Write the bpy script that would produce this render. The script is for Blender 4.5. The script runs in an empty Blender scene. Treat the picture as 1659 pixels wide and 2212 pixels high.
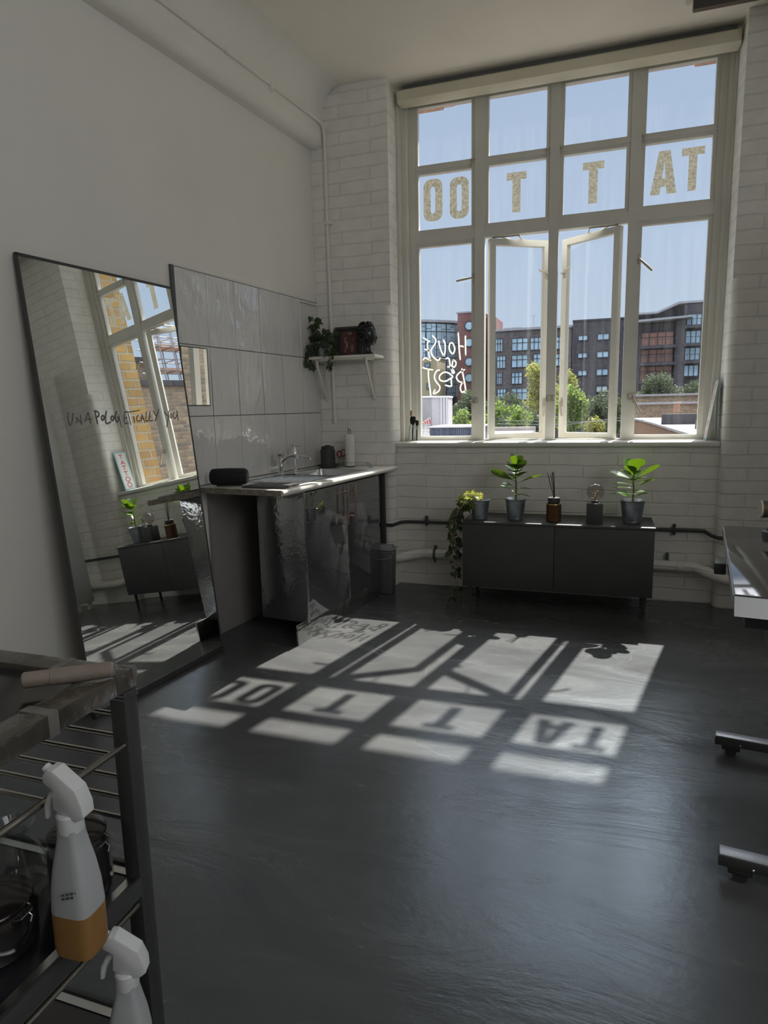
import bpy, bmesh, math, random
from mathutils import Matrix, Vector, Euler
R = math.radians
SC = bpy.context.scene
COL = SC.collection

# ------------------------------------------------------------------ camera
cam_d = bpy.data.cameras.new('camera'); cam = bpy.data.objects.new('camera', cam_d); COL.objects.link(cam)
cam_d.sensor_fit = 'VERTICAL'; cam_d.sensor_height = 24.0; cam_d.lens = 1399.93 / 2212 * 24.0
cam_d.clip_start = 0.02; cam_d.clip_end = 800
_r = Vector((0.9485142688, 0.3160417020, -0.0209361982)); _u = Vector((-0.0303174760, 0.1563888702, 0.9872301515))
_d = Vector((-0.3152800858, 0.9357671526, -0.1579186616))
_m = Matrix((_r, _u, -_d)).transposed().to_4x4(); _m.translation = (2.00340, -4.48537, 1.31349)
cam.matrix_world = _m
SC.camera = cam

# ------------------------------------------------------------------ sky, sun, exposure
SUN_TO = Vector((0.1769, 0.8124, 1.0)).normalized()          # direction towards the sun
wd = bpy.data.worlds.new('sky'); SC.world = wd; wd.use_nodes = True
nt = wd.node_tree; nt.nodes.clear()
tc = nt.nodes.new('ShaderNodeTexCoord'); sep = nt.nodes.new('ShaderNodeSeparateXYZ')
rmp = nt.nodes.new('ShaderNodeValToRGB'); bg = nt.nodes.new('ShaderNodeBackground'); wo = nt.nodes.new('ShaderNodeOutputWorld')
dot = nt.nodes.new('ShaderNodeVectorMath'); dot.operation = 'DOT_PRODUCT'; dot.inputs[1].default_value = SUN_TO
glo = nt.nodes.new('ShaderNodeMapRange'); glo.inputs['From Min'].default_value = 0.90; glo.inputs['From Max'].default_value = 1.0
glo.inputs['To Min'].default_value = 0.0; glo.inputs['To Max'].default_value = 1.0
pw = nt.nodes.new('ShaderNodeMath'); pw.operation = 'POWER'; pw.inputs[1].default_value = 2.0
mix = nt.nodes.new('ShaderNodeMixRGB'); mix.blend_type = 'ADD'; mix.inputs[2].default_value = (9.0, 9.2, 9.6, 1)
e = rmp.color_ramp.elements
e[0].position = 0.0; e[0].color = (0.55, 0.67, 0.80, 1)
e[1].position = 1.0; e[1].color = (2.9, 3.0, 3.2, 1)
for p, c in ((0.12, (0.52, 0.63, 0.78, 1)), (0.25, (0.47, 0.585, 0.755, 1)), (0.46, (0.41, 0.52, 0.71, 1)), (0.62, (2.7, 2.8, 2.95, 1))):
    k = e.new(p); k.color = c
L = nt.links.new
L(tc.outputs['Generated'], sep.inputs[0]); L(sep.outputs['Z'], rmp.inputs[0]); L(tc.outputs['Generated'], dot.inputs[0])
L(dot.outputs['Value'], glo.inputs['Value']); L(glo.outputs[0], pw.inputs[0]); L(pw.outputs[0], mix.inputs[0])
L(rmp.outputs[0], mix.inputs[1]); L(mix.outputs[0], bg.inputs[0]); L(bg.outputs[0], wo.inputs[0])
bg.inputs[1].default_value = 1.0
sl = bpy.data.lights.new('sun', 'SUN'); so = bpy.data.objects.new('sun', sl); COL.objects.link(so)
sl.energy = 13; sl.angle = R(0.6); sl.color = (1.0, 0.95, 0.86)
so.rotation_euler = SUN_TO.to_track_quat('Z', 'Y').to_euler(); so.location = (3, 8, 12)
al = bpy.data.lights.new('side_fill', 'AREA'); ao = bpy.data.objects.new('side_fill', al); COL.objects.link(ao)
al.shape = 'RECTANGLE'; al.size = 1.3; al.size_y = 2.9; al.energy = 27; al.color = (1.0, 0.985, 0.95)
ao.location = (4.36, -4.6, 2.48); ao.rotation_euler = (0, R(90), 0)      # added fill lamp, out of view, set in an invented desk-side window
vs = SC.view_settings; vs.view_transform = 'Standard'; vs.look = 'None'; vs.gamma = 1.0; vs.use_curve_mapping = False
vs.exposure = 0.0
cy = SC.cycles
cy.max_bounces = 9; cy.diffuse_bounces = 5; cy.glossy_bounces = 4; cy.transmission_bounces = 6; cy.transparent_max_bounces = 16
cy.caustics_reflective = False; cy.caustics_refractive = False; cy.sample_clamp_indirect = 6.0
cy.use_denoising = True

# ------------------------------------------------------------------ frames
TH = 0.113771
ML = Matrix.Rotation(-TH, 4, 'Z')            # left wall frame: x = out from the wall, y = along it to the window, z up
I4 = Matrix.Identity(4)
MW = {}

# ------------------------------------------------------------------ materials
def nodes(name):
    m = bpy.data.materials.new(name); m.use_nodes = True
    t = m.node_tree; t.nodes.clear()
    o = t.nodes.new('ShaderNodeOutputMaterial')
    return m, t, o
def pbsdf(t, col, rough, metal=0.0, spec=0.5, **k):
    b = t.nodes.new('ShaderNodeBsdfPrincipled')
    b.inputs['Base Color'].default_value = (*col, 1); b.inputs['Roughness'].default_value = rough
    b.inputs['Metallic'].default_value = metal; b.inputs['Specular IOR Level'].default_value = spec
    for kk, v in k.items(): b.inputs[kk.replace('_', ' ')].default_value = v
    return b
def coords(t, scale=(1, 1, 1), kind='Object'):
    c = t.nodes.new('ShaderNodeTexCoord'); m = t.nodes.new('ShaderNodeMapping'); m.inputs['Scale'].default_value = scale
    t.links.new(c.outputs[kind], m.inputs[0]); return m.outputs[0]
def noise(t, vec, scale, detail=4, rough=0.55, dist=0.0):
    n = t.nodes.new('ShaderNodeTexNoise'); n.inputs['Scale'].default_value = scale; n.inputs['Detail'].default_value = detail
    n.inputs['Roughness'].default_value = rough; n.inputs['Distortion'].default_value = dist
    t.links.new(vec, n.inputs['Vector']); return n.outputs['Fac']
def ramp(t, fac, stops):
    r = t.nodes.new('ShaderNodeValToRGB'); t.links.new(fac, r.inputs[0]); e = r.color_ramp.elements
    while len(e) < len(stops): e.new(0.5)
    for k, (p, c) in zip(e, stops): k.position = p; k.color = (*c, 1) if len(c) == 3 else c
    return r.outputs[0]
def bump(t, h, strength, dist=0.01, normal=None):
    b = t.nodes.new('ShaderNodeBump'); b.inputs['Strength'].default_value = strength; b.inputs['Distance'].default_value = dist
    t.links.new(h, b.inputs['Height'])
    if normal is not None: t.links.new(normal, b.inputs['Normal'])
    return b.outputs[0]
def mat(name, col, rough=0.5, metal=0.0, spec=0.5, var=0.12, vscale=6.0, bmp=0.0, bscale=40.0, **k):
    m, t, o = nodes(name); b = pbsdf(t, col, rough, metal, spec, **k)
    v = coords(t)
    if var:
        f = noise(t, v, vscale)
        lo = tuple(c * (1 - var) for c in col); hi = tuple(min(1, c * (1 + var)) for c in col)
        t.links.new(ramp(t, f, ((0.3, lo), (0.7, hi))), b.inputs['Base Color'])
    if bmp:
        t.links.new(bump(t, noise(t, v, bscale), bmp), b.inputs['Normal'])
    t.links.new(b.outputs[0], o.inputs[0]); return m
def thin_glass(name, tint=(1, 1, 1), refl=1.0, haze=0.0):
    m, t, o = nodes(name)
    tr = t.nodes.new('ShaderNodeBsdfTransparent'); tr.inputs[0].default_value = (*tint, 1)
    gl = t.nodes.new('ShaderNodeBsdfGlossy'); gl.inputs['Roughness'].default_value = 0.0
    fr = t.nodes.new('ShaderNodeLayerWeight'); fr.inputs['Blend'].default_value = 0.5
    pw = t.nodes.new('ShaderNodeMath'); pw.operation = 'POWER'; pw.inputs[1].default_value = 5.0; t.links.new(fr.outputs['Facing'], pw.inputs[0])
    ml = t.nodes.new('ShaderNodeMath'); ml.operation = 'MULTIPLY_ADD'; ml.inputs[1].default_value = 0.9; ml.inputs[2].default_value = 0.025 * refl; ml.use_clamp = True
    mx = t.nodes.new('ShaderNodeMixShader')
    t.links.new(pw.outputs[0], ml.inputs[0]); t.links.new(ml.outputs[0], mx.inputs[0])
    t.links.new(tr.outputs[0], mx.inputs[1]); t.links.new(gl.outputs[0], mx.inputs[2])
    last = mx.outputs[0]
    if haze:
        df = t.nodes.new('ShaderNodeBsdfTranslucent'); df.inputs[0].default_value = (0.8, 0.82, 0.85, 1)
        n = noise(t, coords(t, (22, 22, 1.3)), 1.0, 5, 0.7)
        r = ramp(t, n, ((0.42, (0, 0, 0)), (0.75, (haze,) * 3)))
        m2 = t.nodes.new('ShaderNodeMixShader'); t.links.new(r, m2.inputs[0]); t.links.new(last, m2.inputs[1]); t.links.new(df.outputs[0], m2.inputs[2])
        last = m2.outputs[0]
    t.links.new(last, o.inputs[0]); return m
def leafmat(name, c1, c2, trans, gloss=0.35, tw=0.5):
    m, t, o = nodes(name); v = coords(t)
    n = noise(t, v, 25.0); col = ramp(t, n, ((0.35, c1), (0.65, c2)))
    b = pbsdf(t, c1, gloss); t.links.new(col, b.inputs['Base Color'])
    tl = t.nodes.new('ShaderNodeBsdfTranslucent'); tl.inputs[0].default_value = (*trans, 1)
    mx = t.nodes.new('ShaderNodeMixShader'); mx.inputs[0].default_value = tw
    t.links.new(b.outputs[0], mx.inputs[1]); t.links.new(tl.outputs[0], mx.inputs[2]); t.links.new(mx.outputs[0], o.inputs[0])
    return m
def decal(name, col, tcol, tw, opacity=1.0):
    m, t, o = nodes(name)
    d = t.nodes.new('ShaderNodeBsdfDiffuse'); d.inputs[0].default_value = (*col, 1)
    tl = t.nodes.new('ShaderNodeBsdfTranslucent'); tl.inputs[0].default_value = (*tcol, 1)
    n = noise(t, coords(t), 60.0)
    mx = t.nodes.new('ShaderNodeMixShader'); mx.inputs[0].default_value = tw
    t.links.new(d.outputs[0], mx.inputs[1]); t.links.new(tl.outputs[0], mx.inputs[2])
    last = mx.outputs[0]
    if opacity < 1:
        tr = t.nodes.new('ShaderNodeBsdfTransparent'); m2 = t.nodes.new('ShaderNodeMixShader')
        r = ramp(t, n, ((0.3, (opacity - .12,) * 3), (0.7, (min(1, opacity + .12),) * 3)))
        t.links.new(r, m2.inputs[0]); t.links.new(tr.outputs[0], m2.inputs[1]); t.links.new(last, m2.inputs[2]); last = m2.outputs[0]
    t.links.new(last, o.inputs[0]); return m
def brickmat(name, cols, mortar, w, h, ms, bumpd, rough=0.8, painted=False, squash=1.0):
    m, t, o = nodes(name); b = pbsdf(t, cols[0], rough, 0, 0.3)
    c = t.nodes.new('ShaderNodeTexCoord'); s = t.nodes.new('ShaderNodeSeparateXYZ'); a = t.nodes.new('ShaderNodeMath'); a.operation = 'ADD'
    cb = t.nodes.new('ShaderNodeCombineXYZ'); L = t.links.new
    L(c.outputs['Object'], s.inputs[0]); L(s.outputs[0], a.inputs[0]); L(s.outputs[1], a.inputs[1]); L(a.outputs[0], cb.inputs[0]); L(s.outputs[2], cb.inputs[1])
    # wobble the coursing a little so that joints are not ruler-straight
    nz = t.nodes.new('ShaderNodeTexNoise'); nz.inputs['Scale'].default_value = 3.0 if painted else 1.2; nz.inputs['Detail'].default_value = 3
    L(c.outputs['Object'], nz.inputs['Vector'])
    sub = t.nodes.new('ShaderNodeVectorMath'); sub.operation = 'SUBTRACT'; sub.inputs[1].default_value = (.5, .5, .5); L(nz.outputs['Color'], sub.inputs[0])
    scl = t.nodes.new('ShaderNodeVectorMath'); scl.operation = 'SCALE'; scl.inputs['Scale'].default_value = h * 0.35; L(sub.outputs[0], scl.inputs[0])
    ad = t.nodes.new('ShaderNodeVectorMath'); ad.operation = 'ADD'; L(cb.outputs[0], ad.inputs[0]); L(scl.outputs[0], ad.inputs[1])
    br = t.nodes.new('ShaderNodeTexBrick'); br.inputs['Scale'].default_value = 1.0
    br.inputs['Brick Width'].default_value = w; br.inputs['Row Height'].default_value = h; br.inputs['Mortar Size'].default_value = ms
    br.inputs['Mortar Smooth'].default_value = 0.6
    br.inputs['Color1'].default_value = (*cols[0], 1); br.inputs['Color2'].default_value = (*cols[1], 1); br.inputs['Mortar'].default_value = (*mortar, 1)
    L(ad.outputs[0], br.inputs['Vector'])
    n2 = noise(t, c.outputs['Object'], 9.0 if painted else 3.0, 5)
    mm = t.nodes.new('ShaderNodeMixRGB'); mm.blend_type = 'MULTIPLY'; mm.inputs[0].default_value = 0.25 if painted else 0.7
    L(br.outputs['Color'], mm.inputs[1]); L(ramp(t, n2, ((0.3, (.55, .55, .55)), (0.7, (1, 1, 1)))), mm.inputs[2]); L(mm.outputs[0], b.inputs['Base Color'])
    inv = t.nodes.new('ShaderNodeMath'); inv.operation = 'SUBTRACT'; inv.inputs[0].default_value = 1.0; L(br.outputs['Fac'], inv.inputs[1])
    n3 = noise(t, c.outputs['Object'], 14.0, 6, 0.6)
    sm = t.nodes.new('ShaderNodeMath'); sm.operation = 'MULTIPLY_ADD'; sm.inputs[1].default_value = 0.9 if painted else 0.5; L(n3, sm.inputs[0]); L(inv.outputs[0], sm.inputs[2])
    L(bump(t, sm.outputs[0], 1.0, bumpd), b.inputs['Normal']); L(b.outputs[0], o.inputs[0]); return m

WHITE = (0.74, 0.73, 0.68)
M = {}
M['plaster'] = mat('plaster', (0.82, 0.81, 0.77), 0.75, 0, 0.3, 0.03, 1.5, 0.12, 60)
M['ceiling'] = mat('ceiling_paint', (0.91, 0.865, 0.79), 0.8, 0, 0.3, 0.03, 2.0, 0.08, 50)
M['brick_white'] = brickmat('painted_brick', ((0.865, 0.855, 0.815), (0.875, 0.865, 0.825)), (0.85, 0.84, 0.80), 0.44, 0.082, 0.006, 0.0032, 0.65, True)
M['brick_yellow'] = brickmat('london_stock_brick', ((0.62, 0.40, 0.14), (0.44, 0.27, 0.11)), (0.50, 0.44, 0.34), 0.23, 0.09, 0.014, 0.006)
M['brick_old'] = brickmat('weathered_brick', ((0.42, 0.31, 0.20), (0.20, 0.16, 0.13)), (0.30, 0.26, 0.21), 0.24, 0.085, 0.014, 0.006)
M['brick_grey'] = brickmat('grey_brown_brick', ((0.16, 0.14, 0.14), (0.10, 0.09, 0.10)), (0.13, 0.12, 0.12), 0.5, 0.24, 0.03, 0.01)
M['brick_red'] = brickmat('red_brick', ((0.24, 0.10, 0.095), (0.19, 0.08, 0.08)), (0.2, 0.12, 0.11), 0.5, 0.24, 0.03, 0.01)
M['brick_orange'] = brickmat('orange_brick', ((0.36, 0.20, 0.11), (0.28, 0.15, 0.09)), (0.3, 0.22, 0.16), 0.24, 0.085, 0.012, 0.005)
M['gloss_white'] = mat('window_paint', (0.69, 0.685, 0.635), 0.35, 0, 0.45, 0.05, 5, 0.05, 30)
M['cream'] = mat('cream_blind', (0.66, 0.62, 0.50), 0.45, 0, 0.4, 0.04)
M['sill'] = mat('sill_paint', (0.74, 0.73, 0.68), 0.4, 0, 0.45, 0.05)
M['glass'] = thin_glass('window_glass', (0.985, 0.99, 0.99), 0.9, 0.012)
M['clear'] = thin_glass('clear_glass', (0.93, 0.95, 0.95), 1.6)
M['acrylic'] = thin_glass('clear_acrylic', (0.90, 0.94, 0.97), 2.0)
M['letter'] = decal('cream_vinyl', (0.60, 0.55, 0.44), (0.37, 0.36, 0.31), 0.62, 0.90)
M['chalk'] = decal('white_marker', (0.9, 0.9, 0.86), (0.9, 0.9, 0.86), 0.6)
M['marker'] = decal('grey_marker', (0.26, 0.245, 0.255), (0.1, 0.1, 0.1), 0.0, 0.62)
M['steel'] = mat('brushed_steel', (0.62, 0.63, 0.64), 0.22, 1.0, 0.5, 0.06, 20)
M['handle'] = mat('window_fitting', (0.55, 0.50, 0.42), 0.4, 0.6, 0.5, 0.15, 30)
M['chrome'] = mat('chrome', (0.82, 0.83, 0.85), 0.06, 1.0, 0.5, 0)
M['copper'] = mat('copper_bar', (0.78, 0.55, 0.48), 0.16, 1.0, 0.5, 0.05)
M['galv'] = mat('galvanised_steel', (0.32, 0.35, 0.38), 0.38, 0.9, 0.5, 0.18, 18)
M['black'] = mat('black_matte', (0.058, 0.058, 0.059), 0.55, 0, 0.4, 0.1)
M['black_satin'] = mat('black_satin', (0.052, 0.052, 0.053), 0.42, 0, 0.5, 0.1)
M['black_gloss'] = mat('black_ceramic', (0.018, 0.018, 0.022), 0.18, 0, 0.5, 0.1)
M['rubber'] = mat('black_rubber', (0.03, 0.03, 0.03), 0.7, 0, 0.3, 0.1)
M['mesh_black'] = mat('speaker_cloth', (0.022, 0.022, 0.024), 0.8, 0, 0.3, 0.1, 40, 0.4, 300)
M['dark_grey'] = mat('dark_grey_plastic', (0.10, 0.11, 0.11), 0.5, 0, 0.4, 0.1)
M['wall_shade'] = mat('wall_shade_grey', (0.30, 0.285, 0.28), 0.7, 0, 0.3, 0.06)  # grey of the white wall as shaded below the worktop
M['grey_plastic'] = mat('grey_plastic', (0.30, 0.31, 0.31), 0.45, 0, 0.4, 0.06)
M['white_plastic'] = mat('white_plastic', (0.70, 0.72, 0.74), 0.35, 0, 0.45, 0.03)
M['white_paint'] = mat('white_satin_paint', (0.74, 0.73, 0.67), 0.4, 0, 0.4, 0.04)
M['worktop'] = mat('cream_laminate', (0.72, 0.70, 0.64), 0.28, 0, 0.5, 0.05, 20)
M['chipboard'] = mat('chipboard', (0.30, 0.27, 0.22), 0.85, 0, 0.2, 0.35, 60, 0.5, 120)
M['paper'] = mat('paper_towel', (0.80, 0.79, 0.74), 0.9, 0, 0.1, 0.03, 30, 0.3, 120)
M['red'] = mat('red_plastic', (0.34, 0.05, 0.04), 0.4, 0, 0.5, 0.05)
M['amber'] = mat('amber_glass', (0.09, 0.04, 0.012), 0.08, 0, 0.5, 0.1)
M['reed'] = mat('black_reed', (0.03, 0.028, 0.026), 0.7, 0, 0.3, 0.1)
M['soil'] = mat('soil', (0.10, 0.07, 0.05), 0.95, 0, 0.1, 0.3, 80, 0.8, 120)
M['stem'] = mat('plant_stem', (0.16, 0.17, 0.07), 0.6, 0, 0.3, 0.15)
M['stem_dry'] = mat('dry_stem', (0.40, 0.28, 0.18), 0.7, 0, 0.3, 0.2)
M['clusia'] = leafmat('thick_green_leaf', (0.10, 0.20, 0.055), (0.13, 0.24, 0.065), (0.42, 0.56, 0.09), 0.28, 0.45)
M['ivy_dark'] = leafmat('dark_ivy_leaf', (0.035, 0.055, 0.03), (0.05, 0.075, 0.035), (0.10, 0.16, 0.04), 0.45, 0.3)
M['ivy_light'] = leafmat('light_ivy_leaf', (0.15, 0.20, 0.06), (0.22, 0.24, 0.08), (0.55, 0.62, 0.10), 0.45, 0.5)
M['wood_dark'] = mat('dark_brown_shade', (0.10, 0.07, 0.05), 0.5, 0, 0.4, 0.15)
M['frosted'] = mat('frosted_bottle', (0.43, 0.45, 0.47), 0.45, 0, 0.4, 0.03, 6, 0, 40, Subsurface_Weight=0.0)
M['orange_liq'] = mat('orange_liquid', (0.31, 0.165, 0.055), 0.4, 0, 0.4, 0.06)
M['ink'] = mat('dark_ink', (0.06, 0.06, 0.07), 0.6, 0, 0.3, 0)
M['film'] = mat('film_wrapped_rail', (0.085, 0.075, 0.062), 0.16, 0, 0.6, 0.4, 9, 0.35, 25)
M['film_roll'] = mat('film_wrapped_grip', (0.27, 0.225, 0.195), 0.28, 0, 0.5, 0.12, 14, 0.2, 40)
M['tape'] = mat('cloudy_tape', (0.17, 0.16, 0.145), 0.4, 0, 0.5, 0.15)
M['rod'] = mat('satin_steel_rod', (0.50, 0.48, 0.44), 0.30, 1.0, 0.5, 0.08)
M['jar_dark'] = mat('dark_jar_contents', (0.020, 0.017, 0.017), 0.12, 0, 0.5, 0.3)
M['bulb_smoke'] = thin_glass('smoky_glass', (0.80, 0.78, 0.77), 3.0)
M['tile'] = None
# tile: glossy, hand-made waviness that bends its reflections
m, t, o = nodes('glossy_white_tile'); b = pbsdf(t, (0.70, 0.70, 0.70), 0.035, 0, 0.5); b.inputs['IOR'].default_value = 1.75
v = coords(t, (1, 1, 0.45)); h = noise(t, v, 11.0, 2, 0.5, 1.2); h2 = noise(t, coords(t), 3.0, 2)
mm = t.nodes.new('ShaderNodeMath'); mm.operation = 'MULTIPLY_ADD'; mm.inputs[1].default_value = 3.0; t.links.new(h2, mm.inputs[0]); t.links.new(h, mm.inputs[2])
t.links.new(bump(t, mm.outputs[0], 0.42, 0.012), b.inputs['Normal']); t.links.new(b.outputs[0], o.inputs[0]); M['tile'] = m
M['grout'] = mat('dark_grout', (0.13, 0.125, 0.12), 0.85, 0, 0.2, 0.1)
# mirror
m, t, o = nodes('mirror_silver'); g = t.nodes.new('ShaderNodeBsdfGlossy'); g.inputs[0].default_value = (0.92, 0.94, 0.92, 1); g.inputs['Roughness'].default_value = 0.0
t.links.new(g.outputs[0], o.inputs[0]); M['mirror'] = m
# gloss black kitchen fronts
m, t, o = nodes('gloss_black_laminate'); b = pbsdf(t, (0.07, 0.071, 0.078), 0.025, 0, 0.5); b.inputs['IOR'].default_value = 3.0
t.links.new(bump(t, noise(t, coords(t), 7.0, 2), 0.05, 0.01), b.inputs['Normal']); t.links.new(b.outputs[0], o.inputs[0]); M['door_black'] = m
m, t, o = nodes('rippled_black_laminate'); b = pbsdf(t, (0.07, 0.071, 0.078), 0.03, 0, 0.5); b.inputs['IOR'].default_value = 3.0
t.links.new(bump(t, noise(t, coords(t), 38.0, 3), 0.22, 0.01), b.inputs['Normal']); t.links.new(b.outputs[0], o.inputs[0]); M['gable_black'] = m
m, t, o = nodes('polished_plinth'); b = pbsdf(t, (0.50, 0.50, 0.49), 0.05, 0.95, 0.5)
t.links.new(bump(t, noise(t, coords(t), 9.0, 3), 0.2, 0.01), b.inputs['Normal']); t.links.new(b.outputs[0], o.inputs[0]); M['plinth'] = m
# desk top: polished dark slab
m, t, o = nodes('polished_desk_top'); b = pbsdf(t, (0.055, 0.055, 0.06), 0.05, 0, 0.5); b.inputs['IOR'].default_value = 2.0
t.links.new(ramp(t, noise(t, coords(t), 30), ((.3, (.05,) * 3), (.7, (.09,) * 3))), b.inputs['Roughness']); t.links.new(b.outputs[0], o.inputs[0]); M['desk_top'] = m
M['foot_strip'] = mat('grey_foot_cover', (0.34, 0.36, 0.40), 0.35, 0.3, 0.5, 0.05)
M['desk_edge'] = mat('pale_metal_edge', (0.74, 0.78, 0.86), 0.22, 0.7, 0.5, 0.02)
# black painted concrete floor, worn and patchy
m, t, o = nodes('black_painted_floor'); b = pbsdf(t, (0.06, 0.06, 0.06), 0.4, 0, 0.5); b.inputs['IOR'].default_value = 1.60; b.inputs['Specular Tint'].default_value = (0.60, 0.82, 1.0, 1); L = t.links.new
v = coords(t); st = coords(t, (1.1, 3.2, 1))
n1 = noise(t, st, 1.3, 6, 0.62, 0.7); n2 = noise(t, v, 9.0, 6, 0.7); n3 = noise(t, v, 55.0, 3)
base = ramp(t, n1, ((0.30, (0.068, 0.069, 0.072)), (0.52, (0.085, 0.086, 0.087)), (0.72, (0.106, 0.106, 0.104))))
sp = ramp(t, n3, ((0.74, (0, 0, 0)), (0.80, (1, 1, 1)))) ; spm = t.nodes.new('ShaderNodeMixRGB'); spm.inputs[2].default_value = (0.16, 0.16, 0.15, 1)
L(sp, spm.inputs[0]); L(base, spm.inputs[1])
# pale crack lines
vo = t.nodes.new('ShaderNodeTexVoronoi'); vo.feature = 'DISTANCE_TO_EDGE'; vo.inputs['Scale'].default_value = 1.1
wv = t.nodes.new('ShaderNodeTexNoise'); wv.inputs['Scale'].default_value = 4.0; wv.inputs['Detail'].default_value = 5; L(v, wv.inputs['Vector'])
va = t.nodes.new('ShaderNodeVectorMath'); va.operation = 'MULTIPLY_ADD'; va.inputs[1].default_value = (.28, .28, .28); L(wv.outputs['Color'], va.inputs[0]); L(v, va.inputs[2])
L(va.outputs[0], vo.inputs['Vector'])
cr = ramp(t, vo.outputs['Distance'], ((0.0, (1, 1, 1)), (0.006, (0, 0, 0))))
gate = ramp(t, noise(t, v, 1.7, 2), ((0.50, (0, 0, 0)), (0.62, (0.30, 0.30, 0.30))))
gm = t.nodes.new('ShaderNodeMixRGB'); gm.blend_type = 'MULTIPLY'; gm.inputs[0].default_value = 1; L(cr, gm.inputs[1]); L(gate, gm.inputs[2])
c2 = t.nodes.new('ShaderNodeMixRGB'); c2.inputs[2].default_value = (0.20, 0.195, 0.18, 1); L(gm.outputs[0], c2.inputs[0]); L(spm.outputs[0], c2.inputs[1])
L(c2.outputs[0], b.inputs['Base Color'])
L(ramp(t, n1, ((0.3, (0.20,) * 3), (0.7, (0.30,) * 3))), b.inputs['Roughness'])
hb = t.nodes.new('ShaderNodeMath'); hb.operation = 'MULTIPLY_ADD'; hb.inputs[1].default_value = 0.25; L(n2, hb.inputs[0]); L(n1, hb.inputs[2])
L(bump(t, hb.outputs[0], 0.35, 0.010), b.inputs['Normal']); L(b.outputs[0], o.inputs[0]); M['floor'] = m
# far facades
M['window_far'] = mat('far_window_glass', (0.30, 0.42, 0.52), 0.06, 0.85, 0.5, 0.25, 0.6)
M['window_clear'] = mat('far_pale_window', (0.40, 0.56, 0.68), 0.08, 0.2, 0.5, 0.2, 0.6)
M['frame_far'] = mat('far_dark_frame', (0.035, 0.038, 0.05), 0.5, 0, 0.4, 0.1)
M['charcoal'] = brickmat('charcoal_brick', ((0.085, 0.082, 0.098), (0.065, 0.064, 0.078)), (0.085, 0.083, 0.09), 0.5, 0.24, 0.03, 0.01)
M['render_beige'] = mat('beige_render', (0.34, 0.30, 0.20), 0.9, 0, 0.2, 0.08)
M['lead'] = mat('lead_grey_roof', (0.30, 0.31, 0.34), 0.6, 0, 0.3, 0.1)
M['terracotta'] = mat('salmon_panel', (0.42, 0.22, 0.18), 0.8, 0, 0.3, 0.12)
M['container'] = mat('container_white', (0.44, 0.44, 0.48), 0.5, 0, 0.4, 0.05)
M['container_end'] = mat('container_grey_end', (0.30, 0.295, 0.32), 0.5, 0, 0.4, 0.05)
M['navy'] = mat('navy_container', (0.075, 0.10, 0.16), 0.5, 0, 0.4, 0.1)
M['roof_pale'] = mat('pale_roof_felt', (0.36, 0.33, 0.32), 0.8, 0, 0.3, 0.12, 1.0)
M['roof_dark'] = mat('dark_felt', (0.06, 0.06, 0.07), 0.8, 0, 0.3, 0.2)
M['ground'] = mat('asphalt', (0.12, 0.12, 0.12), 0.9, 0, 0.2, 0.2, 0.4)
M['tree'] = leafmat('tree_leaves', (0.06, 0.10, 0.035), (0.10, 0.15, 0.045), (0.30, 0.42, 0.07), 0.6, 0.5)
M['tree_y'] = leafmat('yellowish_tree_leaves', (0.12, 0.14, 0.045), (0.18, 0.18, 0.06), (0.45, 0.46, 0.10), 0.6, 0.5)
M['tree_d'] = leafmat('dark_tree_leaves', (0.028, 0.045, 0.028), (0.045, 0.065, 0.035), (0.10, 0.15, 0.05), 0.6, 0.4)
M['bark'] = mat('bark', (0.10, 0.08, 0.06), 0.9, 0, 0.2, 0.3)
M['stone'] = mat('pink_stone_lintel', (0.50, 0.33, 0.30), 0.85, 0, 0.2, 0.2, 12, 0.8, 30)
M['sign_white'] = mat('enamel_white', (0.74, 0.75, 0.74), 0.25, 0, 0.5, 0.02)
M['sign_blue'] = mat('enamel_pale_blue', (0.38, 0.56, 0.62), 0.25, 0, 0.5, 0.02)
M['sign_red'] = mat('enamel_red', (0.55, 0.06, 0.07), 0.3, 0, 0.5, 0.02)
M['poster_red'] = mat('poster_red', (0.13, 0.055, 0.05), 0.6, 0, 0.3, 0.25, 30)
M['poster_dark'] = mat('poster_dark', (0.05, 0.04, 0.045), 0.6, 0, 0.3, 0.2, 30)
M['poster_pale'] = mat('poster_pale', (0.30, 0.26, 0.23), 0.6, 0, 0.3, 0.1)
M['brush'] = mat('brush_bristle', (0.03, 0.028, 0.025), 0.8, 0, 0.2, 0.2)
M['brush_wood'] = mat('brush_handle', (0.45, 0.22, 0.10), 0.5, 0, 0.4, 0.15)
M['gold'] = mat('brass_ring', (0.65, 0.47, 0.24), 0.25, 1.0, 0.5, 0.05)

# ------------------------------------------------------------------ geometry helpers
def nb(): return bmesh.new()
def box(bm, x0, x1, y0, y1, z0, z1, r=0.0, seg=2, mi=0):
    t = bmesh.new()
    vs = [t.verts.new((x, y, z)) for x in (x0, x1) for y in (y0, y1) for z in (z0, z1)]
    for f in ((0, 1, 3, 2), (4, 6, 7, 5), (0, 4, 5, 1), (2, 3, 7, 6), (0, 2, 6, 4), (1, 5, 7, 3)): t.faces.new([vs[i] for i in f])
    t.normal_update()
    if r: bmesh.ops.bevel(t, geom=t.edges[:], offset=r, segments=seg, affect='EDGES', profile=0.5)
    merge(bm, t, mi)
def merge(bm, t, mi=0, mx=None):
    if mx is not None: t.transform(mx)
    for f in t.faces: f.material_index = mi
    me = bpy.data.meshes.new('tmp'); t.to_mesh(me); t.free(); bm.from_mesh(me); bpy.data.meshes.remove(me)
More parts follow.
